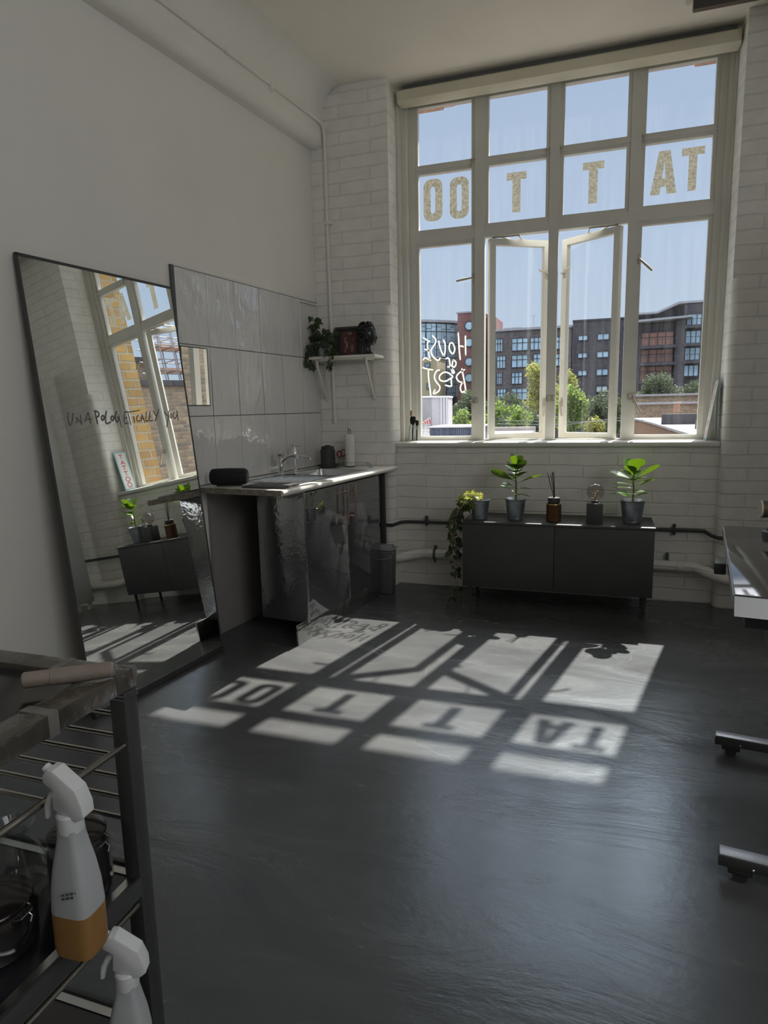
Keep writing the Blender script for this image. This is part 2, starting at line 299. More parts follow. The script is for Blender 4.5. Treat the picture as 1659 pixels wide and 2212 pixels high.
def ring(bm, c, ax, r, n, squash=None):
    ax = Vector(ax).normalized(); a = ax.orthogonal().normalized() if squash is None else Vector(squash[0]).normalized(); b = ax.cross(a)
    k = 1.0 if squash is None else squash[1]
    return [bm.verts.new(Vector(c) + a * r * math.cos(2 * math.pi * i / n) + b * r * k * math.sin(2 * math.pi * i / n)) for i in range(n)]
def skin(bm, rings, cap=True, mi=0):
    fs = []
    for A, B in zip(rings, rings[1:]):
        n = len(A)
        for i in range(n): fs.append(bm.faces.new((A[i], A[(i + 1) % n], B[(i + 1) % n], B[i])))
    if cap:
        fs.append(bm.faces.new(rings[0][::-1])); fs.append(bm.faces.new(rings[-1]))
    for f in fs: f.material_index = mi
def cyl(bm, p0, p1, r0, r1=None, n=20, mi=0, cap=True):
    r1 = r0 if r1 is None else r1; ax = Vector(p1) - Vector(p0)
    a = ax.normalized().orthogonal().normalized()
    skin(bm, [ring(bm, p0, ax, r0, n, (a, 1)), ring(bm, p1, ax, r1, n, (a, 1))], cap, mi)
def lathe(bm, prof, c=(0, 0, 0), n=28, mi=0, cap=True, ax=(0, 0, 1)):
    ax = Vector(ax).normalized(); a = ax.orthogonal().normalized()
    skin(bm, [ring(bm, Vector(c) + ax * z, ax, max(r, 1e-4), n, (a, 1)) for r, z in prof], cap, mi)
def tube(bm, pts, r, n=8, mi=0, closed=False):
    pts = [Vector(p) for p in pts]; rs = r if isinstance(r, (list, tuple)) else [r] * len(pts)
    rings = []; a = None
    for i, p in enumerate(pts):
        if closed: d = pts[(i + 1) % len(pts)] - pts[i - 1]
        else: d = (pts[min(i + 1, len(pts) - 1)] - pts[max(i - 1, 0)])
        d.normalize()
        if a is None: a = d.orthogonal().normalized()
        else:
            a = a - d * a.dot(d)
            a = a.normalized() if a.length > 1e-6 else d.orthogonal().normalized()
        rings.append(ring(bm, p, d, rs[i], n, (a, 1)))
    if closed: rings.append(rings[0]); skin(bm, rings, False, mi)
    else: skin(bm, rings, True, mi)
def arc(c, r, a0, a1, n, plane='xz'):
    out = []
    for i in range(n + 1):
        a = R(a0 + (a1 - a0) * i / n); u, w = r * math.cos(a), r * math.sin(a)
        out.append((c[0] + u, c[1], c[2] + w) if plane == 'xz' else (c[0] + u, c[1] + w, c[2]) if plane == 'xy' else (c[0], c[1] + u, c[2] + w))
    return out
def prism(bm, poly, z0, z1, mi=0, mx=None, r=0.0):
    """poly: (x,y) outline; extruded from z0 to z1; mx maps it into place"""
    t = bmesh.new(); A = [t.verts.new((x, y, z0)) for x, y in poly]; B = [t.verts.new((x, y, z1)) for x, y in poly]
    n = len(poly)
    for i in range(n): t.faces.new((A[i], A[(i + 1) % n], B[(i + 1) % n], B[i]))
    t.faces.new(A[::-1]); t.faces.new(B); bmesh.ops.recalc_face_normals(t, faces=t.faces[:])
    if r: bmesh.ops.bevel(t, geom=[e for e in t.edges if abs(e.verts[0].co.z - e.verts[1].co.z) < 1e-9], offset=r, segments=2, affect='EDGES', profile=0.5)
    merge(bm, t, mi, mx)
XZ = Matrix(((1, 0, 0, 0), (0, 0, -1, 0), (0, 1, 0, 0), (0, 0, 0, 1)))      # (u,v,w) -> (u,-w,v): an outline in the xz plane, depth towards -y
YZ = Matrix(((0, 0, 1, 0), (1, 0, 0, 0), (0, 1, 0, 0), (0, 0, 0, 1)))       # (u,v,w) -> (w,u,v)
def sphere(bm, c, r, sc=(1, 1, 1), u=20, v=12, mi=0, rot=None):
    t = bmesh.new(); bmesh.ops.create_uvsphere(t, u_segments=u, v_segments=v, radius=r)
    mx = Matrix.Translation(c) @ (rot.to_matrix().to_4x4() if rot is not None else I4) @ Matrix.Diagonal((*sc, 1)); merge(bm, t, mi, mx)

def place(loc, rz=0.0, frame=None, rot=None):
    m = Matrix.Translation(loc) @ (rot if rot is not None else Matrix.Rotation(rz, 4, 'Z'))
    return (frame @ m) if frame is not None else m
def props(o, label, cat, group=None, kind=None):
    o['label'] = label; o['category'] = cat
    if group: o['group'] = group
    if kind: o['kind'] = kind
def thing(name, label, cat, loc=(0, 0, 0), rz=0.0, frame=None, group=None, kind=None, rot=None):
    o = bpy.data.objects.new(name, None); COL.objects.link(o); o.empty_display_size = 0.05
    m = place(loc, rz, frame, rot); o.matrix_world = m; MW[o] = m
    props(o, label, cat, group, kind); return o
def obj(name, bm, mats, parent=None, space=None, label=None, smooth=28, loc=None, rz=0.0, frame=None, rot=None):
    """space None: bm is in the parent's own coordinates; 'W': world; 'L': left wall frame"""
    if parent is not None:
        m = MW[parent]
        if space == 'W': bm.transform(m.inverted())
        elif space == 'L': bm.transform(m.inverted() @ ML)
    else:
        m = place(loc or (0, 0, 0), rz, frame, rot)
        if space == 'W': bm.transform(m.inverted())
        elif space == 'L': bm.transform(m.inverted() @ ML)
    bmesh.ops.recalc_face_normals(bm, faces=bm.faces[:])
    me = bpy.data.meshes.new(name); bm.to_mesh(me); bm.free()
    for mm in (mats if isinstance(mats, (list, tuple)) else [mats]): me.materials.append(M[mm] if isinstance(mm, str) else mm)
    if smooth:
        for p in me.polygons: p.use_smooth = True
        me.set_sharp_from_angle(angle=R(smooth))
    o = bpy.data.objects.new(name, me); COL.objects.link(o)
    if parent is not None: o.parent = parent
    else: o.matrix_world = m
    MW[o] = m
    if label: o['label'] = label
    return o
def pieces(name, bm, mats, parent, space=None, **k):
    """every separate piece of bm becomes a part of its own"""
    seen = set(); out = []
    bm.verts.ensure_lookup_table()
    for v0 in bm.verts:
        if v0 in seen: continue
        st = [v0]; isl = set()
        while st:
            v = st.pop()
            if v in isl: continue
            isl.add(v); st += [e.other_vert(v) for e in v.link_edges if e.other_vert(v) not in isl]
        seen |= isl; b = bmesh.new(); mp = {v: b.verts.new(v.co) for v in bm.verts if v in isl}
        for f in bm.faces:
            if f.verts[0] in isl: b.faces.new([mp[v] for v in f.verts]).material_index = f.material_index
        out.append(obj(name, b, mats, parent, space, **k))
    bm.free(); return out
def struct(name, bm, m, label, cat, space='W', smooth=35, **k):
    o = obj(name, bm, m, None, space, smooth=smooth, **k); props(o, label, cat, None, 'structure'); return o
def single(name, bm, m, label, cat, group=None, **k):
    o = obj(name, bm, m, None, **k); props(o, label, cat, group); return o
def copy_tree(o, m, label, group=None):
    c = o.copy(); COL.objects.link(c); c.matrix_world = m; c['label'] = label
    if group: c['group'] = group
    for ch in list(o.children):
        k = ch.copy(); COL.objects.link(k); k.parent = c
        for g in list(ch.children):
            q = g.copy(); COL.objects.link(q); q.parent = k
    return c
def strokes(bm, lines, w, place3, thick, mi=0):
    """hand-drawn strokes: ribbons with rounded ends, place3(u,v,depth) -> 3D"""
    for ln in lines:
        if len(ln) < 2: continue
        # smooth the polyline
        P = [Vector((a, b)) for a, b in ln]
        pts = []
        for i in range(len(P) - 1):
            p0 = P[max(i - 1, 0)]; p1 = P[i]; p2 = P[i + 1]; p3 = P[min(i + 2, len(P) - 1)]
            for k in range(4):
                s = k / 4; pts.append(0.5 * ((2 * p1) + (p2 - p0) * s + (2 * p0 - 5 * p1 + 4 * p2 - p3) * s * s + (3 * p1 - p0 - 3 * p2 + p3) * s ** 3))
        pts.append(P[-1])
        Lr = []
        for i, p in enumerate(pts):
            d = pts[min(i + 1, len(pts) - 1)] - pts[max(i - 1, 0)]
            d = d.normalized() if d.length > 1e-9 else Vector((1, 0)); n = Vector((-d.y, d.x)); ww = w * (0.62 if i in (0, len(pts) - 1) else 1.0) / 2
            Lr.append((p + n * ww, p - n * ww))
        A = [(bm.verts.new(place3(a.x, a.y, 0)), bm.verts.new(place3(b.x, b.y, 0)), bm.verts.new(place3(a.x, a.y, thick)), bm.verts.new(place3(b.x, b.y, thick))) for a, b in Lr]
        for (a, b, c, d), (e, f, g, h) in zip(A, A[1:]):
            for q in ((a, b, f, e), (c, g, h, d), (a, e, g, c), (b, d, h, f)): bm.faces.new(q).material_index = mi

# ------------------------------------------------------------------ room shell
H = 3.487
bm = nb(); box(bm, -1.3, 4.6, -7.3, 0.40, -0.12, 0.0); struct('floor', bm, 'floor', 'black painted concrete floor with scuffs and pale cracks', 'floor')
bm = nb(); box(bm, -1.3, 4.6, -7.3, 0.33, H, H + 0.12); struct('ceiling', bm, 'ceiling', 'smooth off-white painted ceiling', 'ceiling')
bm = nb(); box(bm, -0.16, 0.0, -7.4, 0.03, 0, H); struct('wall_left', bm, 'plaster', 'smooth white plaster wall behind the mirror and sink', 'wall', 'L')
def pier(bm, outline_sharp, outline_round, zs):
    prism(bm, outline_round, 0, zs); prism(bm, outline_sharp, zs, H)
def rcorner(cx, cy, r, a0, a1, n=8): return [(cx + r * math.cos(R(a0 + (a1 - a0) * i / n)), cy + r * math.sin(R(a0 + (a1 - a0) * i / n))) for i in range(n + 1)]
bm = nb()
pier(bm, [(-0.2, 0), (0.574, 0), (0.574, 0.33), (-0.2, 0.33)], [(-0.2, 0)] + rcorner(0.574 - 0.055, 0.055, 0.055, -90, 0) + [(0.574, 0.33), (-0.2, 0.33)], 2.03)
pier(bm, [(2.715, 0), (4.6, 0), (4.6, 0.33), (2.715, 0.33)], [(4.6, 0), (4.6, 0.33), (2.715, 0.33)] + rcorner(2.715 + 0.055, 0.055, 0.055, 180, 270), 2.03)
box(bm, 0.55, 2.75, 0.092, 0.33, 0, 1.031)
struct('wall_back', bm, 'brick_white', 'white painted brick wall with the window between two piers', 'wall')
bm = nb()
for y0, y1, z0, z1 in ((-7.3, -6.1, 0, H), (-3.1, 0.0, 0, H), (-6.1, -3.1, 0, 1.75), (-6.1, -3.1, 3.2, H)): box(bm, 4.4, 4.55, y0, y1, z0, z1)
struct('wall_right', bm, 'plaster', 'white plaster wall on the desk side with an opening added for the fill lamp', 'wall')
bm = nb(); box(bm, -1.3, 4.6, -7.3, -7.1, 0, H); struct('wall_front', bm, 'plaster', 'white wall behind the viewer', 'wall')
w2 = thing('added_window', 'made-up wide window around the fill lamp in the unseen desk-side wall', 'window', (4.47, -4.6, 1.75), kind='structure')  # made-up window, never in view, put in to frame the fill lamp
bm = nb()
for y in (-6.1, -5.13, -4.13, -3.16): box(bm, 4.44, 4.50, y, y + 0.06, 1.75, 3.2)
for z in (1.75, 2.4, 3.14): box(bm, 4.44, 4.50, -6.1, -3.1, z, z + 0.06)
obj('frame', bm, 'gloss_white', w2, 'W')
# plaster bulkhead along the top of the left wall, with a soft cove to the ceiling
prof = [(-0.02, 3.108), (0.052, 3.104)] + [(0.045 + 0.055 * math.sin(R(a)), 3.158 - 0.055 * math.cos(R(a))) for a in (15, 35, 55, 75, 90)] + [(0.1, 3.33)] \
    + [(0.1 + 0.16 * (1 - math.cos(R(a))), 3.33 + 0.157 * math.sin(R(a))) for a in (15, 30, 45, 60, 75, 90)] + [(-0.02, 3.487)]
bm = nb(); prism(bm, prof, -0.01, 7.3, 0, XZ)
struct('trim_1', bm, 'plaster', 'rounded plaster bulkhead running along the top of the left wall', 'bulkhead', 'L', smooth=50)
# outer leaf of the wall: stock brick reveals and stone lintel
bm = nb()
box(bm, -3, 0.60, 0.33, 0.62, -3, 6.0); box(bm, 2.685, 5.5, 0.33, 0.60, -3, 6.0); box(bm, 0.60, 2.685, 0.36, 0.60, -3, 1.0); box(bm, 0.60, 2.685, 0.33, 0.58, 3.57, 6.0)
struct('wall_outside', bm, 'brick_yellow', 'yellow stock brick outer face of the wall around the window', 'wall')
bm = nb(); box(bm, 0.58, 2.70, 0.34, 0.545, 3.474, 3.58)
for x0, x1, d in ((0.60, 0.84, .022), (0.84, 0.92, .010), (1.30, 1.5, .006), (2.40, 2.50, .006), (2.50, 2.685, .02)): box(bm, x0, x1, 0.47, 0.540, 3.474 - d, 3.50, 0.008)
struct('trim_2', bm, 'stone', 'chipped pinkish stone lintel outside above the top panes', 'lintel')
# sill board
bm = nb(); box(bm, 0.574, 2.715, 0.075, 0.27, 1.032, 1.066, 0.006, 3); box(bm, 0.574, 2.715, 0.062, 0.11, 1.030, 1.063, 0.010, 3)
struct('trim_3', bm, 'sill', 'white painted window sill board', 'window sill')

# ------------------------------------------------------------------ the window
win = thing('window_1', 'tall white framed window of four columns with cream letters on its second row', 'window', (1.645, 0.3, 1.066), kind='structure')
GX = [(0.706, 1.090), (1.209, 1.595), (1.709, 2.099), (2.212, 2.602)]
GZ = [(3.006, 3.383), (2.571, 2.945), (1.099, 2.454)]
RW = 0.026
bm = nb(); F0, F1 = 0.268, 0.335
for x0, x1 in ((0.574, 0.682), (1.114, 1.184), (1.620, 1.684), (2.124, 2.188), (2.628, 2.715)):
    box(bm, x0, x1, F0, F1, 1.060, 3.487)
for z0, z1 in ((1.060, 1.074), (2.479, 2.546), (2.969, 2.982), (3.408, 3.487)): box(bm, 0.6, 2.70, F0 + 0.002, F1 - 0.002, z0, z1)
# stepped jamb lining on both sides
box(bm, 0.574, 0.640, 0.225, 0.27, 1.066, 3.487, 0.004); box(bm, 2.670, 2.715, 0.250, 0.27, 1.066, 3.487, 0.004)
box(bm, 0.574, 0.600, 0.185, 0.23, 1.066, 3.487, 0.004); box(bm, 2.698, 2.715, 0.240, 0.255, 1.066, 3.487, 0.003)
obj('frame', bm, 'gloss_white', win, 'W')
def sash_ring(bm, x0, x1, z0, z1, w, y0, y1):
    """mitred sash: four bevelled bars around an opening x0..x1, z0..z1"""
    o = [(x0 - w, z0 - w), (x1 + w, z0 - w), (x1 + w, z1 + w), (x0 - w, z1 + w)]; i = [(x0, z0), (x1, z0), (x1, z1), (x0, z1)]
    for k in range(4):
        j = (k + 1) % 4; prism(bm, [o[k], o[j], i[j], i[k]], -y1, -y0, 0, XZ)
def lever(bm, x, z, dx, dz, y, s=1.0):
    """casement stay handle: back plate, boss and flat lever"""
    box(bm, x - 0.010, x + 0.010, y - 0.006, y + 0.004, z - 0.032 * s, z + 0.032 * s, 0.003)
    cyl(bm, (x, y + 0.002, z), (x, y - 0.03, z), 0.009, 0.007, 12)
    tube(bm, [(x, y - 0.026, z), (x + dx * .4, y - 0.032, z + dz * .4), (x + dx * .75, y - 0.034, z + dz * .75), (x + dx, y - 0.032, z + dz)], [0.006, 0.008, 0.0085, 0.007], 8)
def latch(bm, x, z, y):
    box(bm, x - 0.016, x + 0.016, y - 0.008, y + 0.004, z - 0.010, z + 0.012, 0.003); cyl(bm, (x, y, z), (x, y - 0.026, z), 0.008, n=10)
    tube(bm, [(x, y - 0.02, z), (x + 0.004, y - 0.028, z - 0.03), (x + 0.002, y - 0.026, z - 0.055)], [0.005, 0.005, 0.004], 8)
def P3(y): return lambda u, v, d: Vector((u, y - d, v))
def ringletter(bm, x0, x1, z0, z1, w, y):
    def rr(a0, a1, b0, b1, r):
        out = []
        for cx, cz, s in ((a1 - r, b1 - r, 0), (a0 + r, b1 - r, 90), (a0 + r, b0 + r, 180), (a1 - r, b0 + r, 270)): out += rcorner(cx, cz, r, s, s + 90, 6)
        return out
    o = rr(x0, x1, z0, z1, 0.052); i = rr(x0 + w, x1 - w, z0 + w, z1 - w, 0.016)
    n = len(o)
    for k in range(n): prism(bm, [o[k], o[(k + 1) % n], i[(k + 1) % n], i[k]], -y, -y + 0.0012, 0, XZ)
LY = 0.2985
def letter_T(bm, cx, z0, z1, w, st, bar): prism(bm, [(cx - w / 2, z1), (cx - w / 2, z1 - bar), (cx - st / 2, z1 - bar), (cx - st / 2, z0), (cx + st / 2, z0), (cx + st / 2, z1 - bar), (cx + w / 2, z1 - bar), (cx + w / 2, z1)], -LY, -LY + 0.0012, 0, XZ)
def letter_A(bm, cx, z0, z1):
    q = lambda s: [(cx + s * 0.001, z1), (cx + s * 0.034, z1), (cx + s * 0.078, z0), (cx + s * 0.022, z0), (cx + s * 0.015, z0 + 0.046), (cx, z0 + 0.046), (cx, z0 + 0.096), (cx + s * 0.009, z0 + 0.096), (cx, z0 + 0.20)]
    for s in (1, -1):
        for poly in ([(0, .265), (.034, .265), (.0388, .235), (0, .205)], [(0, .205), (.0388, .235), (.0615, .097), (.0095, .097)], [(0.0, .097), (.0615, .097), (.0697, .047), (0.0, .047)], [(.0147, .047), (.0697, .047), (.0785, 0), (.0215, 0)]):
            prism(bm, [(cx + s * a, z0 + b * (z1 - z0) / .265) for a, b in poly], -LY, -LY + 0.0012, 0, XZ)
BEST = [[(0.989, 1.847), (0.993, 1.804), (0.997, 1.726), (1.005, 1.65)], [(1.043, 1.822), (1.043, 1.775), (1.045, 1.68)], [(1.0, 1.747), (1.015, 1.749), (1.031, 1.743)], [(0.946, 1.777), (0.929, 1.771), (0.922, 1.745), (0.928, 1.719), (0.946, 1.698), (0.958, 1.707), (0.964, 1.733), (0.956, 1.759), (0.946, 1.777)], [(0.844, 1.797), (0.848, 1.77), (0.863, 1.72), (0.882, 1.684)], [(0.878, 1.802), (0.891, 1.773), (0.893, 1.731), (0.886, 1.693), (0.882, 1.684)], [(0.795, 1.837), (0.822, 1.805), (0.817, 1.777), (0.794, 1.746), (0.786, 1.721), (0.797, 1.689), (0.821, 1.664), (0.84, 1.655), (0.857, 1.673)], [(0.726, 1.824), (0.754, 1.806), (0.778, 1.793)], [(0.762, 1.792), (0.757, 1.764), (0.765, 1.732), (0.77, 1.695), (0.776, 1.661)], [(0.736, 1.741), (0.758, 1.732), (0.778, 1.728)], [(0.721, 1.66), (0.738, 1.677), (0.758, 1.669), (0.785, 1.656)], [(0.895, 1.664), (0.912, 1.669), (0.923, 1.657), (0.928, 1.62), (0.939, 1.586), (0.947, 1.56), (0.96, 1.562), (0.952, 1.58), (0.933, 1.599), (0.92, 1.606), (0.906, 1.604)], [(0.952, 1.655), (0.946, 1.63), (0.945, 1.612), (0.958, 1.601), (0.971, 1.616), (0.971, 1.639), (0.95, 1.655)], [(0.718, 1.609), (0.751, 1.597), (0.801, 1.587)], [(0.764, 1.59), (0.763, 1.553), (0.768, 1.5), (0.775, 1.446), (0.78, 1.396)], [(0.852, 1.585), (0.829, 1.58), (0.811, 1.551), (0.812, 1.52), (0.831, 1.49), (0.85, 1.463), (0.844, 1.436), (0.825, 1.421), (0.801, 1.414), (0.814, 1.445)], [(0.951, 1.531), (0.922, 1.558), (0.892, 1.568), (0.867, 1.56), (0.848, 1.54), (0.85, 1.516), (0.872, 1.503), (0.9, 1.504), (0.927, 1.518), (0.951, 1.531)], [(0.938, 1.518), (0.937, 1.494), (0.939, 1.468), (0.922, 1.465), (0.889, 1.475)], [(1.016, 1.59), (1.022, 1.557), (1.033, 1.504), (1.042, 1.452), (1.045, 1.423)], [(1.039, 1.582), (1.003, 1.563), (0.978, 1.538), (0.979, 1.517), (0.998, 1.495), (1.025, 1.489)], [(1.025, 1.489), (1.011, 1.474), (1.005, 1.445), (1.014, 1.421), (1.028, 1.421), (1.044, 1.431)]]
for r in range(3):
    for c in range(4):
        if r == 2 and c in (1, 2): continue
        x0, x1 = GX[c]; z0, z1 = GZ[r]
        bm = nb(); sash_ring(bm, x0, x1, z0, z1, RW, 0.283, 0.325)
        s = obj('sash', bm, 'gloss_white', win, 'W')
        bm = nb(); box(bm, x0 - 0.004, x1 + 0.004, 0.3, 0.304, z0 - 0.004, z1 + 0.004); obj('pane', bm, 'glass', s, 'W', smooth=0)
        bm = nb()
        if r == 0: bm.free(); bm = None
        if r == 1:
            if c == 0: ringletter(bm, 0.741, 0.879, 2.630, 2.912, 0.052, LY); ringletter(bm, 0.933, 1.068, 2.628, 2.904, 0.050, LY)
            if c == 1: letter_T(bm, 1.398, 2.627, 2.885, 0.132, 0.054, 0.048)
            if c == 2: letter_T(bm, 1.898, 2.627, 2.886, 0.134, 0.055, 0.047)
            if c == 3: letter_A(bm, 2.329, 2.634, 2.894); letter_T(bm, 2.496, 2.636, 2.893, 0.131, 0.048, 0.046)
            obj('lettering', bm, 'letter', s, 'W', 'cream vinyl letters seen mirrored from inside', smooth=0)
        if r == 2 and c == 0:
            strokes(bm, BEST, 0.0112, P3(0.2995), 0.001); obj('lettering', bm, 'chalk', s, 'W', 'white hand-drawn words on the glass, seen mirrored', smooth=0)
        elif r == 2: bm.free()
        if r == 2:
            bm = nb()
            if c == 0: lever(bm, 1.103, 2.213, -0.115, -0.016, 0.283); obj('handle', bm, 'handle', s, 'W'); bm = nb(); latch(bm, 1.10, 1.345, 0.283)
            else: lever(bm, 2.196, 2.246, 0.085, -0.085, 0.283); obj('handle', bm, 'handle', s, 'W'); bm = nb(); lever(bm, 2.196, 1.345, 0.052, -0.105, 0.283)
            obj('handle', bm, 'handle', s, 'W')
        if r == 0:
            bm = nb(); latch(bm, (1.10, 1.605, 1.695, 2.199)[c], z0 - 0.012, 0.283); obj('handle', bm, 'handle', s, 'W')
# the two middle casements stand open, swung outwards on their outer edges
def casement(hx, hy, sgn, ang):
    """own frame: x from the hinge along the sash, y into the sash thickness"""
    mx = Matrix.Translation((hx, hy, 0)) @ Matrix.Rotation(R(ang) * sgn, 4, 'Z')
    Wc = 0.452; w = 0.042
    a0, a1 = (w, Wc - w) if sgn > 0 else (-Wc + w, -w)
    bm = nb(); sash_ring(bm, a0, a1, 1.112, 2.425, w, -0.02, 0.022); bm.transform(mx)
    s = obj('casement', bm, 'gloss_white', win, 'W')
    bm = nb(); box(bm, a0 - .004, a1 + .004, -.002, .002, 1.108, 2.429); bm.transform(mx); obj('pane', bm, 'glass', s, 'W', smooth=0)
    bm = nb(); fx = (Wc - w / 2) * sgn
    lever(bm, fx, 2.235, -0.075 * sgn, 0.022, -0.02); bm.transform(mx); obj('handle', bm, 'handle', s, 'W'); bm = nb(); lever(bm, fx, 1.33, 0.03 if sgn < 0 else -0.02, -0.10, -0.02); bm.transform(mx)
    obj('handle', bm, 'handle', s, 'W')
    bm = nb(); p = mx @ Vector((0.16 * sgn, 0, 2.47))
    tube(bm, [(hx + .02 * sgn, 0.30, 2.476), (hx + .20 * sgn, 0.305, 2.476)], 0.005, 6); tube(bm, [(hx + .20 * sgn, 0.305, 2.474), (p.x + .08 * sgn, p.y + .05, 2.470)], 0.005, 6); tube(bm, [(hx + .08 * sgn, 0.30, 2.472), p], 0.004, 6)
    pieces('stay', bm, 'handle', s, 'W')
casement(1.215, 0.288, 1, 31)
casement(2.085, 0.288, -1, 33)
bm = nb()
for x in (1.128, 1.632, 1.668, 2.172):
    box(bm, x - 0.012, x + 0.012, 0.262, 0.27, 1.335, 1.375, 0.003)
pieces('keep_plate', bm, 'handle', win, 'W')

# roller blind cassette under the ceiling, with its cord
bl = thing('roller_blind', 'rolled-up cream blind cassette above the window', 'blind', (1.65, 0.16, 3.37))
bm = nb(); prism(bm, [(0.10, 3.372), (0.125, 3.362), (0.20, 3.362), (0.21, 3.44), (0.13, 3.452), (0.105, 3.435)], 0.612, 2.702, 0, YZ, 0.004); obj('cassette', bm, 'cream', bl, 'W')
bm = nb(); box(bm, 0.64, 2.68, 0.13, 0.205, 3.452, 3.470); obj('rail', bm, 'dark_grey', bl, 'W')
bm = nb(); tube(bm, [(0.628, 0.17, 3.37), (0.632, 0.165, 2.9), (0.634, 0.165, 2.50), (0.628, 0.16, 2.485), (0.622, 0.165, 2.52), (0.618, 0.17, 3.37)], 0.0022, 6)
box(bm, 0.618, 0.655, 0.155, 0.175, 2.385, 2.45, 0.005); obj('cord', bm, 'cream', bl, 'W')

# pipes
cp = thing('conduit_pipe', 'thin white conduit along the bulkhead and down the pier beside the shelf', 'conduit', (0.118, -0.012, 1.21))
Lp = lambda t, s, z: ML @ Vector((t, -s, z))
bm = nb(); a = Lp(.109, 6.8, 3.275); b_ = Lp(.109, 0.09, 3.262); tube(bm, [a, Lp(.109, 3, 3.27), b_, (0.117, -0.055, 3.250), (0.119, -0.025, 3.222), (0.119, -0.013, 3.17), (0.119, -0.012, 2.6), (0.122, -0.012, 1.9), (0.130, -0.012, 1.21)], 0.0115, 10)
obj('pipe', bm, 'plaster', cp, 'W')
bm = nb()
for s in (0.62, 2.4): p = Lp(.104, s, 3.262); box(bm, p.x - .012, p.x + .018, p.y - .012, p.y + .012, p.z - .035, p.z + .013, .003)
box(bm, 0.105, 0.155, -0.028, 0.0, 2.60, 2.625, .004); cyl(bm, (0.130, -0.012, 1.215), (0.130, -0.012, 1.27), .0145, n=12); cyl(bm, Lp(.109, 1.05, 3.265), Lp(.109, .98, 3.265), .0145, n=12)
pieces('clip', bm, 'plaster', cp, 'W')
pp = thing('gas_pipe', 'thin black pipe running along the brick under the sill', 'pipe', (1.65, 0.04, 0.48))
bm = nb(); tube(bm, [(0.12, -0.02, .462), (0.50, -0.02, .463), (0.56, -0.018, .463), (0.61, 0.05, .476), (0.65, 0.072, .478), (1.6, 0.072, .483), (2.60, 0.072, .487), (2.65, 0.068, .486), (2.685, 0.01, .470), (2.72, -0.02, .462), (4.3, -0.02, .462)], 0.0125, 10); obj('pipe', bm, 'black_satin', pp, 'W')
bm = nb()
bm.free()
for x in (0.80, 2.47): bm = nb(); box(bm, x - .008, x + .008, 0.050, 0.092, .455, .515, .003); cyl(bm, (x, .06, .512), (x, .06, .528), .010, n=8); obj('bracket', bm, 'black_satin', pp, 'W')
hp = thing('heating_pipe', 'thick white heating pipe low along the brick wall', 'pipe', (1.65, 0.0, 0.25))
bm = nb(); tube(bm, [(0.18, -0.055, .225), (0.52, -0.055, .225), (0.62, -0.040, .228), (0.72, .025, .243), (0.80, .042, .250), (1.6, .042, .252), (2.50, .042, .252), (2.60, .038, .250), (2.70, -0.05, .225), (2.78, -0.068, .206), (2.86, -0.075, .200), (4.3, -0.075, .200)], 0.036, 16)
obj('pipe', bm, 'brick_white', hp, 'W')
bm = nb()
for x in (0.80, 2.515): cyl(bm, (x - .02, .042, .251), (x + .02, .042, .251), .0395, n=16)
pieces('coupling', bm, 'white_paint', hp, 'W')
bm = nb(); cyl(bm, (0.858, .042, .251), (0.876, .042, .251), .041, n=16); box(bm, .862, .874, .042, .092, .285, .30); cyl(bm, (.868, .040, .29), (.868, .040, .315), .008, n=8); cyl(bm, (.868, .040, .19), (.868, .040, .215), .009, n=8)
obj('bracket', bm, 'dark_grey', hp, 'W'); bm = nb(); box(bm, 2.43, 2.445, .040, .092, .285, .33)
obj('bracket', bm, 'dark_grey', hp, 'W')

# ------------------------------------------------------------------ left wall: tiles, mirrors
bm = nb(); box(bm, 0, 0.0095, -1.472, -0.0, 0.90, 2.078, mi=1)
SX = [0.002, 0.238, 0.475, 0.711, 0.964, 1.212, 1.460]; ZT = [0.902, 1.291, 1.680, 2.076]
rng = random.Random(4)
for a, b_ in zip(SX, SX[1:]):
    for c, d in zip(ZT, ZT[1:]):
        t = nb(); box(t, 0.004, 0.0125, -b_ + .0022, -a - .0022, c + .0022, d - .0022, 0.0010, 1)
        mx = Matrix.Translation((0.012, -(a + b_) / 2, (c + d) / 2)) @ Euler((0, R(rng.uniform(-.35, .35)), R(rng.uniform(-.45, .45)))).to_matrix().to_4x4() @ Matrix.Translation((-0.012, (a + b_) / 2, -(c + d) / 2))
        merge(bm, t, 0, mx)
box(bm, 0, 0.014, -1.486, -1.462, 0.90, 2.080, 0.002, mi=2)
struct('trim_4', bm, ['tile', 'grout', 'dark_grey'], 'glossy white tiled splashback with dark joints beside the mirror', 'tiled splashback', 'L', smooth=20)
bm = nb(); box(bm, 0.0, 0.016, -0.262, -0.012, 2.040, 2.066, 0.003)
for k in range(9):
    s = 0.035 + k * 0.024; box(bm, 0.0155, 0.0165, -s - .006, -s + .006, 2.048, 2.058, mi=1)
single('tile_trim', bm, ['white_paint', 'dark_grey'], 'short white perforated strip in the corner above the shelf ivy', 'tile trim', space='L', loc=(.01, -.137, 2.04), frame=ML)
sm = thing('square_mirror', 'small square mirror stuck on the white tiles behind the leaning mirror', 'mirror', (0.013, -1.345, 1.353), frame=ML)
bm = nb(); box(bm, 0.0125, 0.0165, -1.452, -1.246, 1.353, 1.664, 0.001, 1); obj('glass', bm, 'mirror', sm, 'L', smooth=0)
bm = nb()
for y0, y1, z0, z1 in ((-1.456, -1.452, 1.349, 1.668), (-1.246, -1.242, 1.349, 1.668), (-1.452, -1.246, 1.349, 1.353), (-1.452, -1.246, 1.664, 1.668)): box(bm, 0.012, 0.0175, y0, y1, z0, z1)
obj('edge', bm, 'dark_grey', sm, 'L')
